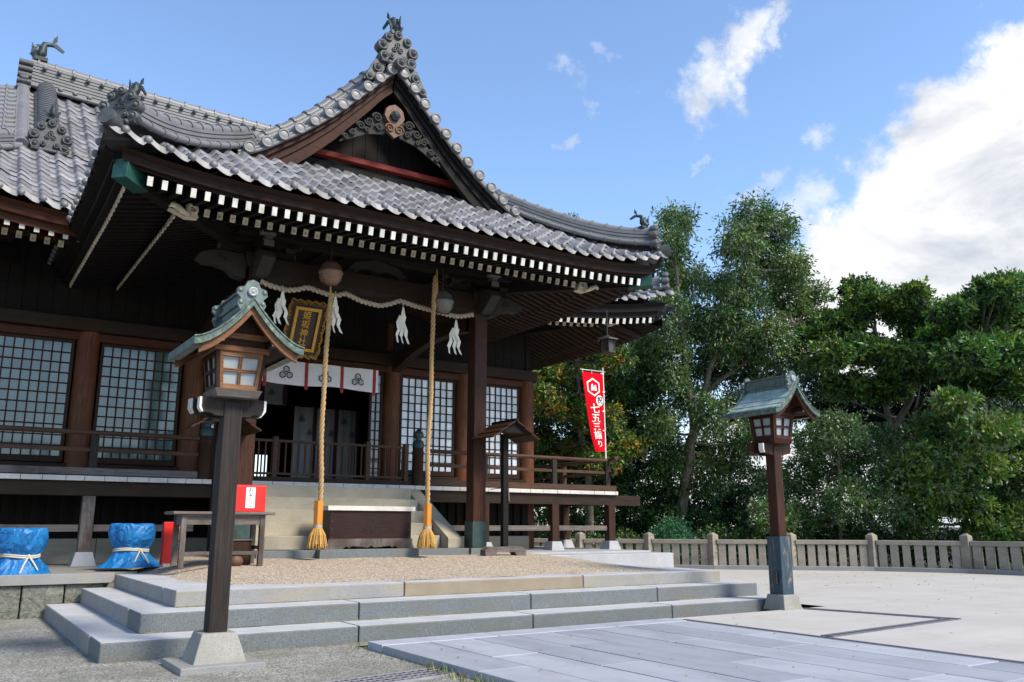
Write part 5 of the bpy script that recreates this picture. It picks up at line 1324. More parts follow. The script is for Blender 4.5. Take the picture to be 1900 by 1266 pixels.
# blue tarpaulin bundles
def tarp(x, y, z, s, label, sd_, waist, flare):
    o = thing('tarp_bundle', (x, y, z), label, 'bundle', 'urns wrapped in blue tarpaulin')
    r_ = np.random.default_rng(sd_); ph = r_.uniform(0, 6.28, 8); b = MB(); rows = []
    prof = [(0.44*flare, 0.0), (0.40*flare, 0.03), (0.33, 0.12), (0.26, 0.24), (waist, 0.30), (waist+0.005, 0.335), (0.27, 0.40), (0.315, 0.52), (0.335, 0.64), (0.33, 0.76), (0.315, 0.80), (0.20, 0.805), (0.001, 0.79)]
    n = 72
    for (r, h) in prof:
        row = []
        for j in range(n):
            a = 2*math.pi*j/n; t = abs(h-0.32)
            fold = (0.030*math.sin(5*a+ph[0]+4*h)+0.030*(abs(math.sin(4.5*a+ph[1]-5*h+math.sin(3*a)))-0.5)+0.022*(abs(math.sin(9.5*a+ph[5]+9*h))-0.5)+0.010*math.sin(23*a+ph[2]+14*h))*(0.55 if t > 0.05 else 0.35)*(1 if h < 0.75 else 0.4)*min(1, r/0.2)
            rr = (r+fold*(1.5 if h < 0.2 else 1))*s; row.append((x+rr*math.cos(a)*1.0, y+rr*math.sin(a)*0.85, z+h*s*0.82+0.012*math.sin(5*a+ph[3])*s*(1 if h > 0.7 else 0)))
        rows.append(row)
    b.grid(rows, 0, True, True); b.build('tarpaulin', 'blue_tarp', o)
    b = MB(); P = []
    for j in range(41):
        a = 2*math.pi*j/40; rr = (waist+0.022)*s; P.append((x+rr*math.cos(a), y+rr*0.85*math.sin(a), z+0.26*s+0.012*math.sin(2*a+ph[4])))
    for dz in (-0.012, 0.012): b.tube([(p[0], p[1], p[2]+dz) for p in P], 0.014*s, 6, 0, False)
    a = -1.2; kx, ky = x+(waist+0.03)*s*math.cos(a), y+(waist+0.04)*s*0.85*math.sin(a)
    b.ball((kx, ky, z+0.26*s), 0.026*s); b.tube([(kx, ky, z+0.26*s), (kx-0.06*s, ky-0.07*s, z+0.14*s), (kx-0.10*s, ky-0.10*s, z+0.02*s)], 0.013*s, 6); b.tube([(kx, ky, z+0.26*s), (kx+0.07*s, ky-0.05*s, z+0.16*s), (kx+0.13*s, ky-0.06*s, z+0.06*s)], 0.013*s, 6)
    b.build('twine', 'twine', o)
tarp(1.02, 13.45, 0.552, 0.90, 'blue tarpaulin bundle standing on the kerb of the low rubble wall', 3, 0.235, 0.95)
tarp(2.45, 13.75, 0.60, 0.92, 'blue tarpaulin bundle between the veranda post and the grey table', 8, 0.235, 1.1)

# small roofed notice posts on wooden feet
def notice(x, y, z, label, h=2.0, foot=True):
    o = thing('roofed_post', (x, y, z), label, 'roofed post', 'posts with little plank roofs beside the porch pillars')
    b = MB(); b.box(x-0.055, x+0.055, y-0.05, y+0.05, z+0.12, z+h); b.build('post', 'wood_black', o, bevel=0.006)
    zt = z+h
    for sg in (-1, 1):
        b = MB()
        for k in range(3):
            d0, d1 = 0.02+0.155*k, 0.02+0.155*(k+1)+0.02; za, zb = zt+0.23-0.55*d0-0.018*k, zt+0.23-0.55*d1-0.018*k
            b.add([(x+sg*d0, y-0.40, za), (x+sg*d1, y-0.40, zb), (x+sg*d1, y+0.40, zb), (x+sg*d0, y+0.40, za), (x+sg*d0, y-0.40, za-0.03), (x+sg*d1, y-0.40, zb-0.03), (x+sg*d1, y+0.40, zb-0.03), (x+sg*d0, y+0.40, za-0.03)],
                  [(0,1,2,3),(4,5,6,7),(0,1,5,4),(1,2,6,5),(2,3,7,6),(3,0,4,7)])
        b.build('roof_slope', 'wood_v', o)
    b = MB(); b.prism([(-0.36, zt-0.0), (0.36, zt-0.0), (0.0, zt+0.2)], (x, y-0.33, 0), (1, 0, 0), (0, 0, 1), (0, 1, 0), 0.03); b.box(x-0.03, x+0.03, y-0.41, y+0.41, zt+0.21, zt+0.255); b.build('gable_board', 'wood_black', o)
    if foot:
        b = MB(); b.prism([(-0.42, 0), (-0.24, 0), (-0.19, 0.07), (0.19, 0.07), (0.24, 0), (0.42, 0), (0.42, 0.10), (0.34, 0.15), (-0.34, 0.15), (-0.42, 0.10)], (x-0.02, y-0.09, z), (1, 0, 0), (0, 0, 1), (0, 1, 0), 0.18); b.build('foot', 'wood_grey_x', o, bevel=0.008)
        b = MB(); b.tube([(x-0.05, y, z+1.18), (PXR+0.19, PYP-0.2, z+1.17)], 0.008, 6); b.tube([(x+0.04, y-0.06, z+1.18), (x+0.05, y-0.07, z+0.95)], 0.016, 6)
        b.build('tether', 'wood_grey_x', o)
notice(8.52, 13.10, gz(13.1), 'dark post with a little plank roof tethered to the big porch pillar', 2.15)
notice(3.42, 13.1, gz(13.1), 'little plank roofed post hidden behind the near lantern, its eaves showing under the lantern box', 2.0, False)
# ================================================================== LANTERNS
def lantern(o, pedestal_z=0.055, sheath=False, plate=True):
    X, Y, Z = o
    def B(): return MB()
    if plate:
        b = B(); b.box(X-0.35, X+0.35, Y-0.35, Y+0.35, -0.02+Z, Z+0.055); b.build('base_plate', 'granite_pale', CUR, bevel=0.008)
    b = B(); b.frustum(X, Y, Z+pedestal_z-0.01, Z+(0.29 if not sheath else 0.20), *((0.225, 0.225, 0.148, 0.148) if not sheath else (0.195, 0.195, 0.145, 0.145))); b.build('pedestal', 'concrete', CUR, bevel=0.008)
    b = B(); b.box(X-0.083, X+0.083, Y-0.083, Y+0.083, Z+0.285, Z+2.30); b.build('post', 'wood_postgrey' if not sheath else 'wood_lantern', CUR, bevel=0.012)
    if sheath:
        b = B(); b.box(X-0.118, X+0.118, Y-0.118, Y+0.118, Z+0.198, Z+1.0); b.build('metal_sheath', 'rusty_blue', CUR, bevel=0.006)
        b = B(); b.box(X-0.16, X-0.118, Y-0.05, Y+0.02, Z+0.34, Z+0.52); b.build('junction_box', 'iron', CUR, bevel=0.004)
    # crossed arms under the box with white painted ends
    for yo, hl_ in ((-0.03, 0.30), (0.15, 0.34)):
        arm = B(); q = [(-0.31, 0.13), (-0.31, 0.035), (-0.285, 0.0), (-0.20, 0.0), (-0.15, -0.025), (0.15, -0.025), (0.20, 0.0), (0.285, 0.0), (0.31, 0.035), (0.31, 0.13)]
        arm.prism([(x*hl_/0.31, z) for x, z in q], (X, Y+yo-0.04, Z+2.195), (1, 0, 0), (0, 0, 1), (0, 1, 0), 0.08); a = arm.build('arm', 'wood_postgrey' if not sheath else 'wood_lantern', CUR, bevel=0.005)
        e = B()
        for sg in ((-1, 1) if not sheath else ((-1,) if yo < 0 else ())): e.prism([(x*hl_/0.31, z) for x, z in [(sg*0.312, 0.13), (sg*0.312, 0.035), (sg*0.287, -0.003), (sg*0.272, -0.003), (sg*0.290, 0.045), (sg*0.290, 0.131)][::sg]], (X, Y+yo-0.042, Z+2.195), (1, 0, 0), (0, 0, 1), (0, 1, 0), 0.084)
        if e.v: e.build('arm_end', 'white_paint', a)
    wm = 'wood_orange' if not sheath else 'wood_lantern'; wd_ = 'wood_v' if not sheath else 'wood_lantern'
    b = B(); b.frustum(X, Y, Z+2.325, Z+2.395, 0.185, 0.185, 0.215, 0.215); b.build('tray', 'wood_grey_x' if not sheath else 'wood_lantern', CUR, bevel=0.006)
    z0, z1, a0, a1 = Z+2.395, Z+2.735, 0.185, 0.222
    # tapered box: corner posts, frames, panes
    b = B()
    for sx in (-1, 1):
        for sy in (-1, 1): b.beam((X+sx*(a0-0.012), Y+sy*(a0-0.012), z0), (X+sx*(a1-0.012), Y+sy*(a1-0.012), z1), 0.042, 0.042, (1, 0, 0))
    b.box(X-a0, X+a0, Y-a0, Y+a0, z0-0.006, z0+0.012); b.box(X-a1, X+a1, Y-a1, Y+a1, z1-0.02, z1-0.002)
    box_ = b.build('lamp_box', wd_, CUR, bevel=0.004)
    for (ux, uy) in ((0, -1), (1, 0), (0, 1), (-1, 0)):
        px_, py_ = -uy, ux
        def P(s, t, out): # s across -1..1, t up 0..1
            a = a0+(a1-a0)*t; return Vector((X+ux*(a+out)+px_*a*s, Y+uy*(a+out)+py_*a*s, z0+(z1-z0)*t))
        fr = B(); n_ = Vector((ux, uy, 0.1))
        for (s0, t0, s1, t1, w_) in ((-0.82, 0.0, -0.82, 1.0, 0.030), (0.82, 0.0, 0.82, 1.0, 0.030), (-0.8, 0.07, 0.8, 0.07, 0.045), (-0.8, 0.93, 0.8, 0.93, 0.045), (0.035, 0.09, 0.035, 0.92, 0.010), (-0.045, 0.09, -0.045, 0.92, 0.009), (-0.78, 0.48, 0.78, 0.48, 0.010), (-0.78, 0.53, 0.78, 0.53, 0.009)):
            fr.beam(P(s0, t0, 0.002), P(s1, t1, 0.002), w_, 0.02, n_)
        f = fr.build('window_frame', 'wood_orange' if (not sheath and (ux, uy) == (0, -1)) else wd_, box_)
        pn = B(); pn.add([P(-0.8, 0.03, -0.012), P(0.8, 0.03, -0.012), P(0.8, 0.97, -0.012), P(-0.8, 0.97, -0.012)], [(0, 1, 2, 3)]); pn.build('pane', 'lamp_pane', box_)
    b = B(); b.box(X-0.25, X+0.25, Y-0.25, Y+0.25, Z+2.735, Z+2.785); b.build('head_rail', wm, CUR, bevel=0.006)
    b = B(); b.box(X-0.21, X+0.21, Y-0.22, Y+0.22, Z+2.786, Z+2.85); b.build('neck', wd_, CUR)
    b = B(); b.box(X-0.22, X+0.22, Y-0.27, Y-0.21, Z+2.85, Z+2.91); b.build('cross_rail', wm, CUR, bevel=0.004); b = B(); b.box(X-0.22, X+0.22, Y+0.21, Y+0.27, Z+2.85, Z+2.91); b.build('cross_rail', wm, CUR, bevel=0.004)
    pu = B(); pe = B()
    for sx in (-1, 1):
        pu.box(X+sx*0.245-0.028, X+sx*0.245+0.028, Y-0.41, Y+0.41, Z+2.788, Z+2.842); pe.box(X+sx*0.245-0.030, X+sx*0.245+0.030, Y-0.422, Y-0.405, Z+2.786, Z+2.844)
    p_ = pu.build('purlin', wd_, CUR); pe.build('purlin_end', 'white_paint', p_)
    # curved copper roof
    HW, Y0, Y1, ZE, ZR = 0.485, Y-0.495, Y+0.495, Z+2.775, Z+3.18
    def zc(d): return ZE+(ZR-ZE)*(max(0.0, 1-d/HW))**1.62
    ds = [HW*i/14 for i in range(15)]
    b = B()
    for sg in (-1, 1):
        nst = 5; 
        for k in range(nst):
            dd = [HW*(k+i/5)/nst for i in range(6)]; lift = 0.006
            rows = [[(X+sg*d, y, zc(d)+0.013*(i/5)) for i, d in enumerate(dd)] for j, y in enumerate((Y0, Y1))]
            b.grid(rows, 0, True); e = dd[-1]
            b.grid([[(X+sg*e, y, zc(e)+0.013) for y in (Y0, Y1)], [(X+sg*(e-0.006), y, zc(e)-0.002) for y in (Y0, Y1)]], 0, False)
    rf = b.build('copper_roof', 'copper_sky_reflection' if sheath else 'copper', CUR)
    b = B()
    for sg in (-1, 1):
        for (ya, yb) in ((Y0, Y0+0.05), (Y1-0.05, Y1)):
            b.grid([[(X+sg*d, ya, zc(d)+0.012) for d in ds], [(X+sg*d, ya, zc(d)-0.062) for d in ds], [(X+sg*d, yb, zc(d)-0.062) for d in ds]], 0, False)
            b.tube([(X+sg*d, ya, zc(d)+0.008) for d in ds], 0.010, 6)
        b.grid([[(X+sg*HW, y, ZE+0.008) for y in (Y0, Y1)], [(X+sg*(HW+0.004), y, ZE-0.062) for y in (Y0, Y1)], [(X+sg*(HW-0.08), y, ZE-0.058) for y in (Y0, Y1)]], 0, False)
    b.build('copper_edge', 'copper_edge', rf)
    for (ya, yb) in ((Y0+0.035, Y0+0.075), (Y1-0.075, Y1-0.035)):
        b = B()
        for sg in (-1, 1):
            d2 = [HW*0.90*i/12 for i in range(13)]
            b.grid([[(X+sg*d, ya, zc(d)-0.060) for d in d2], [(X+sg*d, ya, zc(d)-0.135) for d in d2], [(X+sg*d, yb, zc(d)-0.135) for d in d2]], 0, False)
        b.build('barge_board', wm, rf)
    b = B()
    for sg in (-1, 1): b.grid([[(X+sg*d, y, zc(d)-0.05) for d in ds] for y in (Y0+0.06, Y1-0.06)], 0, False)
    b.build('roof_lining', wd_, rf)
    b = B()
    for y in (Y-0.27, Y+0.27): b.add([(X-0.27, y, Z+2.9), (X+0.27, y, Z+2.9), (X+0.12, y, zc(0.12)-0.05), (X, y, ZR-0.06), (X-0.12, y, zc(0.12)-0.05)], [(0, 1, 2, 3, 4)])
    b.build('gable_board', wd_, rf)
    b = B(); b.box(X-0.055, X+0.055, Y-0.40, Y+0.40, ZR-0.06, ZR+0.105); b.box(X-0.075, X+0.075, Y-0.42, Y+0.42, ZR+0.105, ZR+0.13); b.box(X-0.075, X+0.075, Y-0.41, Y+0.41, ZR-0.01, ZR+0.02)
    rd = b.build('ridge_cap', 'copper_dark', rf, bevel=0.006)
    for sg in (-1, 1):
        b = B(); yy = Y+sg*0.415
        q = [(-0.10, -0.10), (-0.13, -0.04), (-0.10, 0.01), (-0.14, 0.05), (-0.12, 0.11), (-0.07, 0.12), (-0.05, 0.17), (0, 0.19), (0.05, 0.17), (0.07, 0.12), (0.12, 0.11), (0.14, 0.05), (0.10, 0.01), (0.13, -0.04), (0.10, -0.10), (0, -0.02)]
        b.prism([(x, z) for x, z in q], (X, yy-0.02, ZR+0.0), (1, 0, 0), (0, 0, 1), (0, 1, 0), 0.04)
        for (x, z) in ((-0.11, 0.08), (0.11, 0.08), (-0.10, -0.03), (0.10, -0.03)): b.ball((X+x, yy, ZR+z), 0.032, 8)
        b.build('ridge_end', 'copper_dark', rd)
        b = B(); b.lathe([(0.045, 0), (0.045, sg*0.02), (0.03, sg*0.024), (0.022, sg*0.012), (0.012, sg*0.03), (0.001, sg*0.03)], (X, yy+sg*0.02, ZR+0.075), 'Y', 14); b.build('boss', 'lamp_pane', rd)
CUR = thing('wooden_lantern', (2.16, 7.94, 0), 'tall wooden lantern with an orange framed window, standing on a square base plate', 'lantern', 'wooden lanterns flanking the steps')
lantern((2.16, 7.94, 0.0))
CUR = thing('wooden_lantern', (10.2, 8.42, 0.05), 'tall reddish wooden lantern with rusty blue metal round the foot of its post', 'lantern', 'wooden lanterns flanking the steps')
lantern((10.2, 8.42, 0.05), 0.0, True, False)

# hanging lantern at the far eave corner
HX, HY, HZ = 12.28, 14.62, 5.22
hl = thing('hanging_lantern', (HX, HY, HZ), 'small dark hanging lantern under the far corner of the eaves', 'lantern')
b = MB(); b.lathe([(0.001, HZ+0.22), (0.03, HZ+0.215), (0.07, HZ+0.18), (0.25, HZ+0.115), (0.26, HZ+0.09), (0.20, HZ+0.085)], (HX, HY, 0), 'Z', 6, 0, False); b.build('roof', 'bronze_dark', hl)
b = MB(); b.lathe([(0.155, HZ+0.085), (0.165, HZ-0.16), (0.19, HZ-0.175), (0.19, HZ-0.21), (0.001, HZ-0.225)], (HX, HY, 0), 'Z', 6, 0, False)
for k in range(6):
    a = k*math.pi/3; b.tube([(HX+0.165*math.cos(a), HY+0.165*math.sin(a), HZ+0.085), (HX+0.175*math.cos(a), HY+0.175*math.sin(a), HZ-0.17)], 0.013, 6)
b.build('body', 'bronze_dark', hl)
b = MB(); b.tube([(HX, HY, HZ+0.2), (HX, HY, HZ+0.80)], 0.012, 6); b.build('hanger', 'iron', hl)

# festival banner on a pole
bn = thing('festival_banner', (15.9, 19.0, 0), 'tall red festival banner with white lettering on a thin white pole behind the veranda', 'banner')
b = MB(); b.tube([(15.86, 19.0, 0), (15.76, 19.0, 5.70)], 0.022, 8); b.tube([(15.86, 19.0, 5.58), (14.9, 18.97, 5.57)], 0.012, 6)
b.build('pole', 'pole_white', bn)
BX, BZ0, BZ1 = 15.36, 3.26, 5.53
def bpt(s, t, out=0.0):   # s 0..1 left to right, t 0..1 down
    right = 15.70+0.09*t; left = 14.97+0.34*t**1.8+0.05*t
    x = left+(right-left)*s; y = 18.98-0.10*math.sin(math.pi*s)*t-0.05*math.sin(5*t+s)-0.12*(1-s)*t**2
    z = BZ1-(BZ1-BZ0)*t-0.06*s*(1-s)*t+0.05*s*t-0.02; return Vector((x, y-out, z))
b = MB(); b.grid([[bpt(s, t) for s in np.linspace(0, 1, 14)] for t in np.linspace(0, 1, 30)]); b.build('cloth', 'red_cloth', bn)
b = MB()
for t in (0.0, 0.24, 0.49, 0.74, 0.985):
    p = bpt(1, t); b.beam(p+Vector((-0.03, -0.005, 0)), Vector((15.77+0.04*t, 19.0-0.03, p.z)), 0.01, 0.045)
for s in (0.02, 0.45, 0.9):
    p = bpt(s, 0); b.beam(p+Vector((0, -0.006, -0.03)), p+Vector((0, -0.006, 0.09)), 0.03, 0.01, (1, 0, 0))
b.build('loop', 'paper_white', bn)
def on_cloth(poly_list, mat, name, out):
    b = MB()
    for poly in poly_list: b.add([bpt(s, t, out) for s, t in poly], [tuple(range(len(poly)))])
    b.build(name, mat, bn)
def hexp(cs, ct, rs, rt_): return [(cs+rs*math.sin(k*math.pi/3), ct-rt_*math.cos(k*math.pi/3)) for k in range(6)]
asp = 0.70/2.27
on_cloth([hexp(0.46, 0.19, 0.36, 0.36*asp*1.08)], 'paper_white', 'emblem_field', 0.010)
on_cloth([hexp(0.46, 0.19, 0.29, 0.29*asp*1.08)], 'red_cloth', 'emblem_ring', 0.014)
on_cloth([[(0.46+0.23*math.cos(a), 0.375+0.23*asp*math.sin(a)) for a in np.linspace(0, 6.28, 25)[:-1]]] if False else [[(0.74+0.22*math.cos(a), 0.36+0.22*asp*math.sin(a)) for a in np.linspace(0, 6.28, 25)[:-1]]], 'paper_white', 'roundel', 0.012)
def cloth_text(ch, s, t, size, mat, name, out, sx=1.0):
    b = MB(); text_mesh(b, ch, 1.0, Matrix.Identity(4), 0, 0.0)
    b.v = [tuple(bpt(s+x*size*sx/0.62, t-y*size/2.27, out)) for x, y, z in b.v]; b.build(name, mat, bn)
cloth_text('祝', 0.74, 0.36, 0.21, 'ink', 'lettering', 0.018)
for ch, t, sz in (('七', 0.47, 0.30), ('五', 0.59, 0.28), ('三', 0.695, 0.24), ('詣', 0.80, 0.25), ('り', 0.91, 0.20)): cloth_text(ch, 0.44, t, sz, 'paper_white', 'lettering', 0.014, 0.9+0.6*t)
# two worn pale figures inside the hexagon emblem, kept as plain shapes
on_cloth([[(0.40-0.09, 0.235), (0.40-0.06, 0.17), (0.40, 0.145), (0.44, 0.17), (0.45, 0.235)], [(0.48, 0.235), (0.49, 0.18), (0.54, 0.155), (0.58, 0.18), (0.61, 0.235)]], 'paper_white', 'emblem_figure', 0.017)

# ================================================================== STONE FENCE
fc = thing('stone_fence', (19.0, 15.5, 0), 'low stone fence of upright slabs and carved posts along the edge of the courtyard', 'fence')
FP = [(14.2, 21.0), (15.35, 19.65), (16.62, 18.2), (17.73, 16.87), (19.2, 15.45), (20.7, 14.05), (21.75, 12.1), (22.1, 9.9), (22.2, 7.6)]
b = MB()
for p, q in zip(FP[:-1], FP[1:]):
    d = (Vector((*q, 0))-Vector((*p, 0))).normalized(); b.beam(Vector((*p, 0.085)), Vector((*q, 0.085)), 0.34, 0.15)
b.build('base_kerb', 'granite_pale', fc, bevel=0.01)
random.seed(9)
for p, q in zip(FP[:-1], FP[1:]):
    P = Vector((*p, 0)); Q = Vector((*q, 0)); d = (Q-P).normalized(); n_ = Vector((-d.y, d.x, 0)); L = (Q-P).length
    b = MB(); b.beam(P+d*0.11+Vector((0, 0, 0.775)), Q-d*0.11+Vector((0, 0, 0.775)), 0.19, 0.12); b.build('rail', 'fence_stone', fc, bevel=0.015)
    k = int(round((L-0.22)/0.27))
    for i in range(k):
        c = P+d*(0.11+(L-0.22)*(i+0.5)/k); w_ = 0.188+random.uniform(-0.008, 0.008)
        b = MB(); b.beam(c-d*w_/2+Vector((0, 0, 0.43)), c+d*w_/2+Vector((0, 0, 0.43)), 0.13, 0.57); b.build('upright', 'fence_stone', fc, bevel=0.008)
for p in FP:
    b = MB(); b.frustum(p[0], p[1], 0.05, 0.955, 0.115, 0.115, 0.11, 0.11); b.frustum(p[0], p[1], 0.955, 1.02, 0.11, 0.11, 0.03, 0.03)
    po = b.build('post', 'fence_stone', fc, bevel=0.01)
    po_ = MB(); r_ = random.Random(int(p[0]*100))
    # worn incised characters on the courtyard face: short strokes only
    for k in range(12):
        x = r_.uniform(-0.05, 0.05); z = r_.uniform(0.25, 0.85); hx = r_.uniform(0.006, 0.03); hz = 0.006 if r_.random() < 0.6 else 0.025
        u = Vector((-0.62, -0.78, 0)); s_ = Vector((0.78, -0.62, 0))
        po_.beam(Vector((p[0], p[1]-0.118, z))+Vector((x-hx, 0, 0)), Vector((p[0], p[1]-0.118, z))+Vector((x+hx, 0, 0)), 0.006, hz*2)
    po_.build('worn_strokes', 'rubble', po)

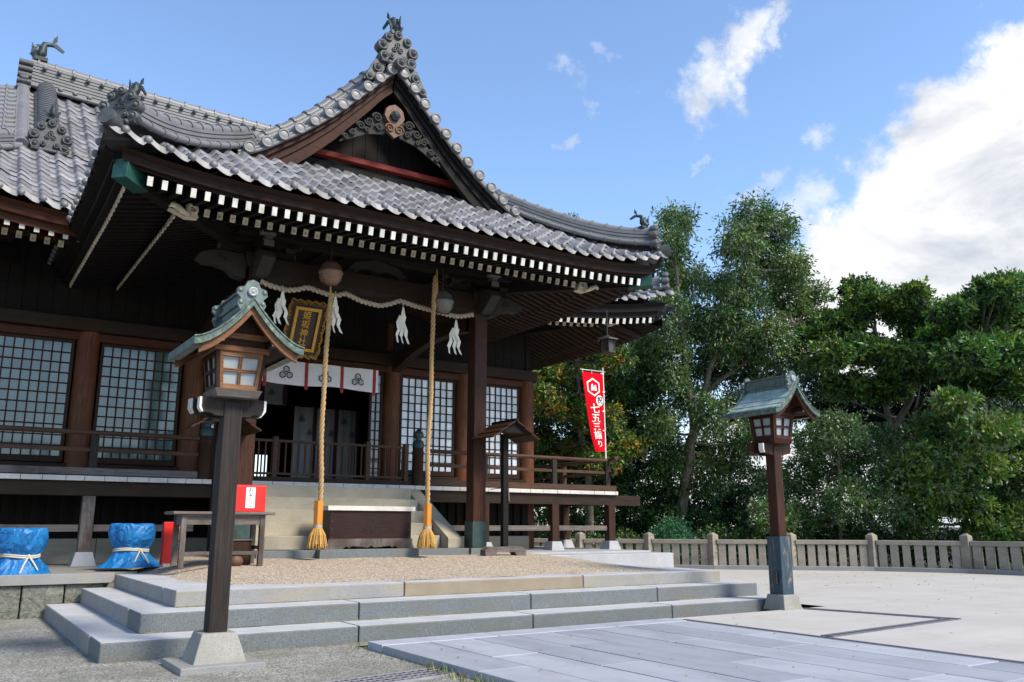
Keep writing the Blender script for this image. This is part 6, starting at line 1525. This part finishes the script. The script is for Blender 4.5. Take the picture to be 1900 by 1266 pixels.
# ================================================================== TREES
TR = {
 'oak': [[19.42,19.44,11.11,0.65],[18.37,18.79,9.8,0.72],[19.88,19.76,9.22,0.83],[17.48,18.25,7.62,0.68],[19.58,18.94,7.54,0.79],[20.19,16.83,10.65,0.64],[21.86,17.36,10.79,0.64],[19.39,16.83,9.62,0.75],[22.01,17.78,9.82,0.89],[20.6,17.77,8.5,0.86],[22.68,17.77,8.63,0.82],[19.99,18.19,7.44,0.78],[21.05,17.4,7.08,0.91],[23.08,17.3,7.68,0.67],[20.76,19.93,6.41,0.83],[18.28,19.09,6.7,0.77],[21.63,19.3,6.4,0.76],[19.06,20.67,7.07,0.68],[19.33,18.21,4.49,0.69],[21.18,18.54,5.01,0.69],[21.88,18.18,6.08,0.73],[23.32,17.99,6.74,0.68],[21.08,19.23,3.5,0.76],[20.39,17.5,3.84,0.59],[20.32,19.25,2.79,0.68],[19.32,19.3,5.12,0.51],[21.75,16.65,9.21,0.58],[23.64,17.32,8.77,0.47],[19.41,17.8,8.49,0.5],[18.18,19.23,4.19,0.56],[19.23,19.9,3.46,0.58],[18.6,20.24,5.53,0.59],[19.41,20.7,6.2,0.57],[18.14,20.07,6.5,0.55],[18.45,18.85,5.66,0.5],[20.83,20.41,3.57,0.54],[20.11,18.34,6.79,0.61],[21.2,18.3,6.91,0.59]],
 'oak_trunk': [[19.63,20.17,1.04],[19.66,19.91,1.96],[19.68,19.64,2.96],[19.7,19.34,4.04]],
 'oak_a': [[19.7,19.34,4.04],[19.79,18.99,5.21],[19.98,18.51,6.54],[20.41,17.8,8.21],[20.69,17.12,10.13]],
 'oak_b': [[19.41,19.06,4.0],[19.02,18.87,5.72],[18.68,18.67,7.36],[18.19,18.36,9.82]],
 'oak_c': [[20.08,19.27,5.27],[20.62,18.76,5.86],[21.33,18.11,6.54],[22.22,17.26,7.56]],
 'oak_d': [[19.67,19.3,4.29],[20.34,18.67,5.04],[21.13,18.01,5.54],[21.79,17.47,5.96]],
 'slim': [[19.13,21.11,7.9,0.62],[18.52,21.01,6.88,0.64],[19.84,21.71,6.21,0.63],[19.27,22.32,6.24,0.56],[19.46,20.82,4.96,0.54],[19.26,21.81,4.68,0.58],[19.56,21.65,3.42,0.65],[19.83,21.05,2.86,0.61],[19.63,21.06,3.92,0.57],[21.17,21.98,4.83,0.57],[21.36,21.97,3.52,0.6],[19.08,21.43,5.72,0.58],[20.27,21.99,4.58,0.6],[18.4,21.4,3.7,0.56]],
 'slim_trunk': [[19.46,22.74,1.03],[19.47,22.25,2.91],[19.6,21.7,4.7],[19.49,21.31,6.48],[19.19,21.09,8.09]],
 'autumn': [[16.25,21.12,6.82,0.72],[15.16,20.8,5.79,0.66],[16.63,20.81,5.77,0.68],[16.29,19.09,6.06,0.54],[15.29,20.45,4.68,0.68],[16.23,19.82,4.36,0.71],[17.83,20.67,5.25,0.59],[14.67,20.53,6.69,0.55],[17.28,19.84,3.61,0.62],[16.72,21.81,3.47,0.69],[15.89,22.12,3.71,0.62],[16.53,20.1,3.11,0.68],[16.03,19.26,6.47,0.48],[16.36,20.56,7.25,0.51],[14.21,20.17,4.96,0.47]],
 'autumn2': [[15.78,22.24,6.6,0.63],[16.84,22.64,6.97,0.73],[17.67,22.23,6.81,0.73],[17.42,20.96,5.86,0.69],[15.73,21.89,5.14,0.69],[17.45,22.43,5.34,0.79],[18.35,21.57,4.78,0.71],[15.87,22.39,4.34,0.69],[17.31,22.13,4.23,0.78],[17.45,21.07,3.8,0.69],[16.7,23.26,3.21,0.79],[17.28,22.55,2.85,0.78],[18.7,22.05,2.87,0.72],[18.17,20.29,5.15,0.58],[16.75,22.38,6.0,0.71],[18.51,21.27,3.17,0.7],[17.33,21.38,6.99,0.6],[18.63,20.84,4.19,0.59]],
 'autumn_trunk': [[16.73,20.93,0.8],[16.43,20.63,2.73],[15.99,20.42,4.65],[15.69,20.12,6.58]],
 'laurel': [[23.51,16.41,7.56,0.9],[24.12,15.6,8.19,0.89],[25.16,15.17,7.89,0.83],[21.89,15.73,6.21,0.78],[23.11,15.45,6.47,0.86],[23.53,14.67,6.22,0.78],[23.24,16.2,5.49,0.74],[24.51,15.75,5.38,0.75],[23.83,14.14,8.08,0.55],[23.97,15.93,8.69,0.59],[22.61,16.58,7.12,0.54],[25.37,14.79,7.14,0.68],[25.61,15.28,6.02,0.69]],
 'laurel_trunk': [[25.57,16.3,0.81],[25.31,16.04,2.47],[24.92,15.87,4.14],[24.55,15.77,5.47],[24.13,15.61,7.13]],
 'laurel_b': [[24.92,15.87,4.14],[25.3,15.36,5.14],[25.28,15.03,6.47],[24.98,14.88,7.8]],
 'camphor': [[25.62,13.73,7.31,0.93],[25.51,12.53,7.31,0.83],[23.52,12.4,5.85,0.84],[24.54,11.88,6.03,0.79],[24.49,13.74,6.75,0.61],[23.59,12.83,7.26,0.53],[26.61,12.44,7.19,0.75],[25.23,12.92,5.4,0.82],[25.63,12.23,5.18,0.72],[25.24,13.13,7.81,0.52],[24.2,11.81,7.68,0.52],[25.0,11.6,7.88,0.55],[24.25,12.11,7.95,0.34],[25.12,11.92,8.17,0.34],[24.67,14.18,7.61,0.5],[27.16,12.11,7.87,0.82],[27.45,12.37,6.28,0.82]],
 'camphor_trunk': [[26.01,13.54,0.84],[25.66,13.3,2.69],[25.24,13.1,4.54],[24.91,12.76,6.7]],
 'low': [[23.77,13.37,4.0,0.86],[23.16,12.02,3.69,0.81],[22.82,13.23,3.03,0.83],[24.11,13.08,2.78,0.91],[25.95,12.93,3.15,0.88],[22.85,13.65,2.24,0.72],[24.08,13.47,1.89,0.79],[25.84,13.18,1.92,0.88],[22.38,13.74,2.82,0.6],[25.75,12.39,4.04,0.75],[23.23,14.28,1.45,0.64],[24.88,13.08,1.08,0.73],[25.97,12.25,2.65,0.86],[25.49,12.46,1.45,0.76],[22.6,12.49,4.5,0.52]],
 'low_trunk': [[24.64,13.75,0.7],[24.55,13.5,1.9],[24.46,13.21,3.26]],
 'silver': [[22.5,16.46,3.06,0.92],[21.88,17.19,2.67,0.73],[23.22,15.88,2.73,0.85],[21.52,15.3,3.88,0.75],[21.41,16.26,3.64,0.61],[23.32,15.41,3.59,0.71],[21.39,15.04,1.88,0.79],[21.96,16.84,1.77,0.78],[22.22,14.6,1.74,0.73],[21.31,17.57,2.34,0.66],[19.91,16.67,1.44,0.65],[22.88,16.92,1.06,0.69],[22.71,14.51,2.5,0.61],[21.1,16.78,1.29,0.63],[23.42,16.18,1.06,0.65]],
 'silver_trunk': [[22.22,16.1,0.68],[22.04,15.89,1.91],[21.85,15.66,3.3]],
 'dark': [[29.85,19.1,4.93,1.02],[30.18,17.74,5.33,0.92],[28.63,19.26,5.27,0.85],[28.79,17.86,3.97,0.89],[30.61,17.36,6.32,0.8],[28.15,17.62,6.43,0.85],[31.32,17.4,6.91,0.9],[27.47,19.65,5.84,0.8],[25.71,19.21,6.42,0.77],[26.71,20.3,5.44,0.76],[29.9,15.61,5.17,0.86],[33.54,16.33,5.32,0.94],[29.97,17.46,6.78,0.8],[28.81,16.68,7.53,0.77],[30.14,17.13,6.95,0.79],[29.21,18.44,6.24,0.88],[29.69,17.92,4.81,0.87],[27.69,20.12,5.09,0.81]],
 'dark_trunk': [[29.67,18.56,0.56],[29.42,18.18,2.66],[29.14,17.77,4.96]],
 'bush': [[18.18,18.94,0.82,0.64],[17.9,19.11,0.66,0.41],[18.49,18.75,0.67,0.41]],
 'under': [[16.36,22.79,1.97,0.8],[17.5,22.58,1.72,0.81],[18.72,22.38,2.0,0.83],[19.7,22.16,1.47,0.8],[16.89,23.54,1.03,0.71],[18.28,23.02,0.94,0.72],[19.44,22.72,0.85,0.73],[19.9,21.61,1.03,0.61],[20.35,19.84,1.29,0.69],[21.91,20.15,1.21,0.75],[21.66,18.78,1.38,0.68],[21.59,20.27,2.09,0.64],[21.29,21.2,2.28,0.51],[19.84,20.99,1.98,0.57],[22.81,19.92,2.73,0.73],[22.28,18.48,0.96,0.61],[16.95,23.93,2.54,0.8],[16.72,22.1,2.63,0.76],[18.45,22.6,2.62,0.8],[18.57,21.25,2.4,0.7],[19.27,21.13,1.98,0.7],[19.63,20.12,2.47,0.52],[19.01,20.18,2.96,0.51],[21.03,20.98,1.47,0.61],[21.9,20.34,1.65,0.65],[19.53,20.43,1.46,0.69],[22.11,19.81,2.0,0.61]],
 'hedge': [[19.2,18.11,0.67,0.57],[20.26,18.04,0.63,0.58],[20.44,17.17,0.64,0.57],[21.4,16.98,0.64,0.57],[22.28,16.7,0.6,0.58],[22.7,16.08,0.61,0.57],[23.46,15.71,0.61,0.58],[24.23,15.33,0.61,0.61],[16.42,20.42,0.53,0.51],[17.28,19.96,0.56,0.51],[15.51,20.55,0.54,0.5]],
 'hedge2': [[23.98,14.51,0.63,0.62],[24.33,13.98,0.64,0.62],[25.15,13.73,0.63,0.62],[25.54,13.32,0.64,0.62],[26.08,12.99,0.64,0.62],[26.73,12.71,0.64,0.62]],
 'cedar': [[26.27,34.01,16.91,0.34],[27.4,35.1,17.06,0.47],[27.14,33.98,16.59,0.4],[26.95,35.4,16.6,0.53],[27.02,34.06,15.92,0.63]],
 'cedar_trunk': [[28.82,37.39,1.06],[27.86,35.97,9.01],[26.9,34.55,16.95]],
}

def leafs(cl, per, L, W_, droop, flat, seed, tuft=10, spread=0.16, shell=0.45):
    r = np.random.default_rng(seed); V = []
    for (x, y, z, R_) in cl:
        nt_ = max(6, int(per*(R_/0.8)**2/tuft))
        u = r.normal(size=(nt_, 3)); u /= np.linalg.norm(u, axis=1)[:, None]
        rad = R_*(shell+(1-shell)*r.random((nt_, 1))**0.6)*(1+0.18*r.normal(size=(nt_, 1)))
        tw = np.array([x, y, z])+u*rad*np.array([1, 1, flat])
        tw = np.repeat(tw, tuft, 0); uo = np.repeat(u, tuft, 0); n = len(tw)
        dr = r.normal(size=(n, 3))*0.75+uo*0.55; dr[:, 2] += -droop; dr /= np.linalg.norm(dr, axis=1)[:, None]
        p = tw+dr*spread*r.random((n, 1))*0.6+r.normal(size=(n, 3))*spread*0.35
        s_ = np.cross(dr, r.normal(size=(n, 3))); s_ /= np.linalg.norm(s_, axis=1)[:, None]+1e-9
        l = L*(0.65+0.6*r.random((n, 1))); w_ = W_*(0.7+0.5*r.random((n, 1))); nn = np.cross(dr, s_)*l*0.12
        V.append(np.stack([p, p+dr*l*0.45+s_*w_+nn, p+dr*l, p+dr*l*0.45-s_*w_+nn], 1))
    return np.concatenate(V).reshape(-1, 3)
def leaf_obj(name, V, mat, parent):
    n = len(V)//4; me = bpy.data.meshes.new(name); me.vertices.add(len(V)); me.loops.add(len(V)); me.polygons.add(n)
    me.vertices.foreach_set('co', V.astype(np.float32).reshape(-1)); me.loops.foreach_set('vertex_index', np.arange(len(V), dtype=np.int32))
    me.polygons.foreach_set('loop_start', np.arange(0, len(V), 4, dtype=np.int32)); me.update(); me.validate()
    for k in ([mat] if isinstance(mat, str) else mat): me.materials.append(MATS[k])
    if not isinstance(mat, str):
        me.polygons.foreach_set('material_index', np.random.default_rng(3).integers(0, len(mat), n//10+1).repeat(10)[:n].astype(np.int32))
    o = bpy.data.objects.new(name, me); COL.objects.link(o)
    if parent is not None: attach(o, parent)
    return o
def limb(b, P, r0, r1, seed=0):
    P = [Vector(p) for p in P]; Q = []; r_ = random.Random(seed)
    for i in range(len(P)-1):
        for k in range(4):
            Q.append(P[i].lerp(P[i+1], k/4)+Vector((r_.uniform(-1, 1), r_.uniform(-1, 1), 0))*r0*0.25)
    Q.append(P[-1]); n = len(Q); b.tube(Q, [r0+(r1-r0)*i/(n-1) for i in range(n)], 8)
def tree(name, label, cat, trunks, cl, mat, per, L, W_, droop=0.3, flat=0.8, seed=1, group=None, tuft=10, spread=0.16, twigs=True, shell=0.45, rt0=0.2):
    base = trunks[0][0][0] if trunks else cl[0]; t = thing(name, (base[0], base[1], 0), label, cat, group)
    b = MB()
    pts_ = []
    for i, (P, r0, r1) in enumerate(trunks):
        if i == 0: P = [[P[0][0], P[0][1], -0.1]]+[list(p) for p in P]
        limb(b, P, r0, r1, seed+i); pts_ += [(Vector(P[j]).lerp(Vector(P[j+1]), k/4)) for j in range(len(P)-1) for k in range(1, 5)]
    if twigs and pts_:
        for i, c in enumerate(cl):
            c3 = Vector(c[:3]); lower = [p for p in pts_ if p.z < c3.z+0.2] or pts_; a = min(lower, key=lambda p: (p-c3).length); m_ = a.lerp(c3, 0.5)+Vector((0, 0, -0.12*(a-c3).length))
            Q = [a, a.lerp(m_, 0.6), m_.lerp(c3, 0.4), c3]; b.tube(Q, [0.055, 0.045, 0.03, 0.012], 6)
            r_ = random.Random(i)
            for k in range(5):
                d = Vector((r_.uniform(-1, 1), r_.uniform(-1, 1), r_.uniform(-0.4, 0.8))).normalized()*c[3]*0.8; b.tube([m_.lerp(c3, 0.6), c3+d*0.4, c3+d], [0.018, 0.012, 0.006], 5)
    if trunks: b.build('trunk', 'bark', t)
    leaf_obj('crown', leafs(cl, per, L, W_, droop, flat, seed, tuft, spread, shell), mat, t)
    return t
T_ = TR
tree('oak_tree', 'tall open evergreen with narrow drooping leaves and bare forking limbs, behind the far lantern', 'tree',
     [(T_['oak_trunk'], 0.19, 0.15), (T_['oak_a'], 0.12, 0.04), (T_['oak_b'], 0.12, 0.04), (T_['oak_c'], 0.10, 0.03), (T_['oak_d'], 0.10, 0.03)], T_['oak'], ['leaf_oak', 'leaf_oak', 'leaf_oak', 'leaf_silver', 'leaf_green'], 2900, 0.15, 0.026, 0.55, 0.95, 21, None, 12, 0.22, True, 0.25)
tree('slender_tree', 'thin dark tree with sparse leaves between the autumn tinted tree and the tall open one', 'tree', [(T_['slim_trunk'], 0.10, 0.03)], T_['slim'], 'leaf_oak', 1500, 0.14, 0.026, 0.4, 0.9, 31, None, 10, 0.22, True, 0.2)
tree('autumn_tree', 'bushy tree with orange and yellow tinted sprays behind the red banner', 'tree', [(T_['autumn_trunk'], 0.15, 0.05)], T_['autumn'], ['leaf_autumn', 'leaf_laurel', 'leaf_green', 'leaf_green', 'leaf_dark'], 4000, 0.13, 0.028, 0.25, 0.55, 41, None, 10, 0.18, True, 0.2)
tree('dark_evergreen', 'dense dark green tree close behind the orange tinted one', 'tree', [], T_['autumn2'], ['leaf_dark', 'leaf_green', 'leaf_dark'], 2600, 0.13, 0.028, 0.25, 0.7, 43, None, 10, 0.2, True, 0.2)
tree('laurel_tree', 'broad yellow green tree with leaf rosettes rising behind the far lantern roof', 'tree', [(T_['laurel_trunk'], 0.17, 0.06), (T_['laurel_b'], 0.11, 0.04)], T_['laurel'], ['leaf_laurel', 'leaf_laurel', 'leaf_green', 'leaf_dark'], 2900, 0.165, 0.036, -0.15, 0.46, 51, None, 10, 0.10)
tree('camphor_tree', 'tall bright green tree at the edge of the picture with dark sprigs on top', 'tree', [(T_['camphor_trunk'], 0.18, 0.06)], T_['camphor'], ['leaf_green', 'leaf_green', 'leaf_laurel', 'leaf_dark'], 2900, 0.17, 0.036, -0.1, 0.52, 61, None, 10, 0.11)
tree('broadleaf_tree', 'low rounded bright green tree hanging over the stone fence under the tall green one', 'tree', [(T_['low_trunk'], 0.12, 0.05)], T_['low'], ['leaf_laurel', 'leaf_laurel', 'leaf_green', 'leaf_silver'], 3200, 0.16, 0.034, -0.05, 0.50, 71, None, 10, 0.11)
tree('silverleaf_shrub', 'grey green shrub of small leaves behind the post of the far lantern', 'shrub', [(T_['silver_trunk'], 0.09, 0.04)], T_['silver'], ['leaf_silver', 'leaf_oak', 'leaf_green'], 3400, 0.10, 0.026, 0.1, 0.75, 81, None, 10, 0.14)
tree('shade_tree', 'dark leafed tree filling the shade between the yellow green tree and the low rounded one', 'tree', [(T_['dark_trunk'], 0.16, 0.05)], T_['dark'], 'leaf_dark', 2300, 0.15, 0.034, 0.2, 0.85, 91, None, 10, 0.2, True, 0.2)
tree('round_bush', 'small round blue green bush just behind the stone fence posts', 'bush', [], T_['bush'], 'leaf_bush', 5200, 0.07, 0.020, 0.0, 0.9, 95, None, 8, 0.08)
tree('distant_cedar', 'dark conifer tip showing above the porch roof', 'tree', [(T_['cedar_trunk'], 0.16, 0.04)], T_['cedar'], 'leaf_green', 1500, 0.20, 0.03, -0.3, 0.8, 97, None, 10, 0.18)
us = leafs(T_['under']+T_['hedge']+T_['hedge2'], 3000, 0.11, 0.028, 0.1, 0.8, 99, 10, 0.16)
sh = leaf_obj('undergrowth', us, ['leaf_dark', 'leaf_green', 'leaf_oak'], None) if False else None
me_o = thing('undergrowth', (18, 22, 0), 'dark mixed undergrowth behind the stone fence', None); me_o['kind'] = 'stuff'
leaf_obj('leaves', us, ['leaf_dark', 'leaf_green', 'leaf_oak'], me_o)['kind'] = 'stuff'

# fallen leaves and weeds: nobody would count them
r = np.random.default_rng(17); V = []
def litter(n, fx, fy, fz, L):
    for k in range(n):
        x, y = fx(), fy(); z = fz(x, y); a = r.uniform(0, 6.28); d = np.array([math.cos(a), math.sin(a), 0])*L*r.uniform(0.6, 1.3); q = np.array([-d[1], d[0], 0])*0.35; p = np.array([x, y, z+0.004]); u = np.array([0, 0, L*r.uniform(0.0, 0.35)])
        V.extend([p, p+d*0.5+q+u, p+d, p+d*0.5-q+u*0.3])
litter(150, lambda: r.uniform(8, 21), lambda: r.uniform(5, 13), lambda x, y: 0.053, 0.035)
litter(90, lambda: r.uniform(12, 21), lambda: r.uniform(10, 15), lambda x, y: 0.053, 0.045)
litter(60, lambda: r.uniform(3.9, 7.6), lambda: r.uniform(4.5, 7.8), lambda x, y: 0.073, 0.028)
litter(110, lambda: r.uniform(-0.5, 3.6), lambda: r.uniform(6.3, 12), lambda x, y: 0.002 if not (1.3 < x and y > 8.6) else -0.2, 0.03)
litter(120, lambda: r.uniform(2.8, 9.6), lambda: r.uniform(9.9, 13.2), lambda x, y: gz(y)+0.004, 0.025)
lo = leaf_obj('fallen_leaves', np.array(V), ['leaf_autumn', 'litter'], None); lo['kind'] = 'stuff'
V = []
for k in range(260):
    x = 3.70-abs(r.normal(0, 0.07)); y = r.uniform(5.4, 6.9) if r.random() < 0.7 else r.uniform(5, 8.4); h = r.uniform(0.02, 0.09); a = r.uniform(0, 6.28); d = np.array([math.cos(a), math.sin(a), 0])
    p = np.array([x, y, 0.0]); t = p+d*h*0.7+np.array([0, 0, h]); q = np.array([-d[1], d[0], 0])*0.004; V.extend([p-q, p+q, t+q*0.3, t-q*0.3])
go = leaf_obj('weeds', np.array(V), ['leaf_laurel', 'litter'], None); go['kind'] = 'stuff'
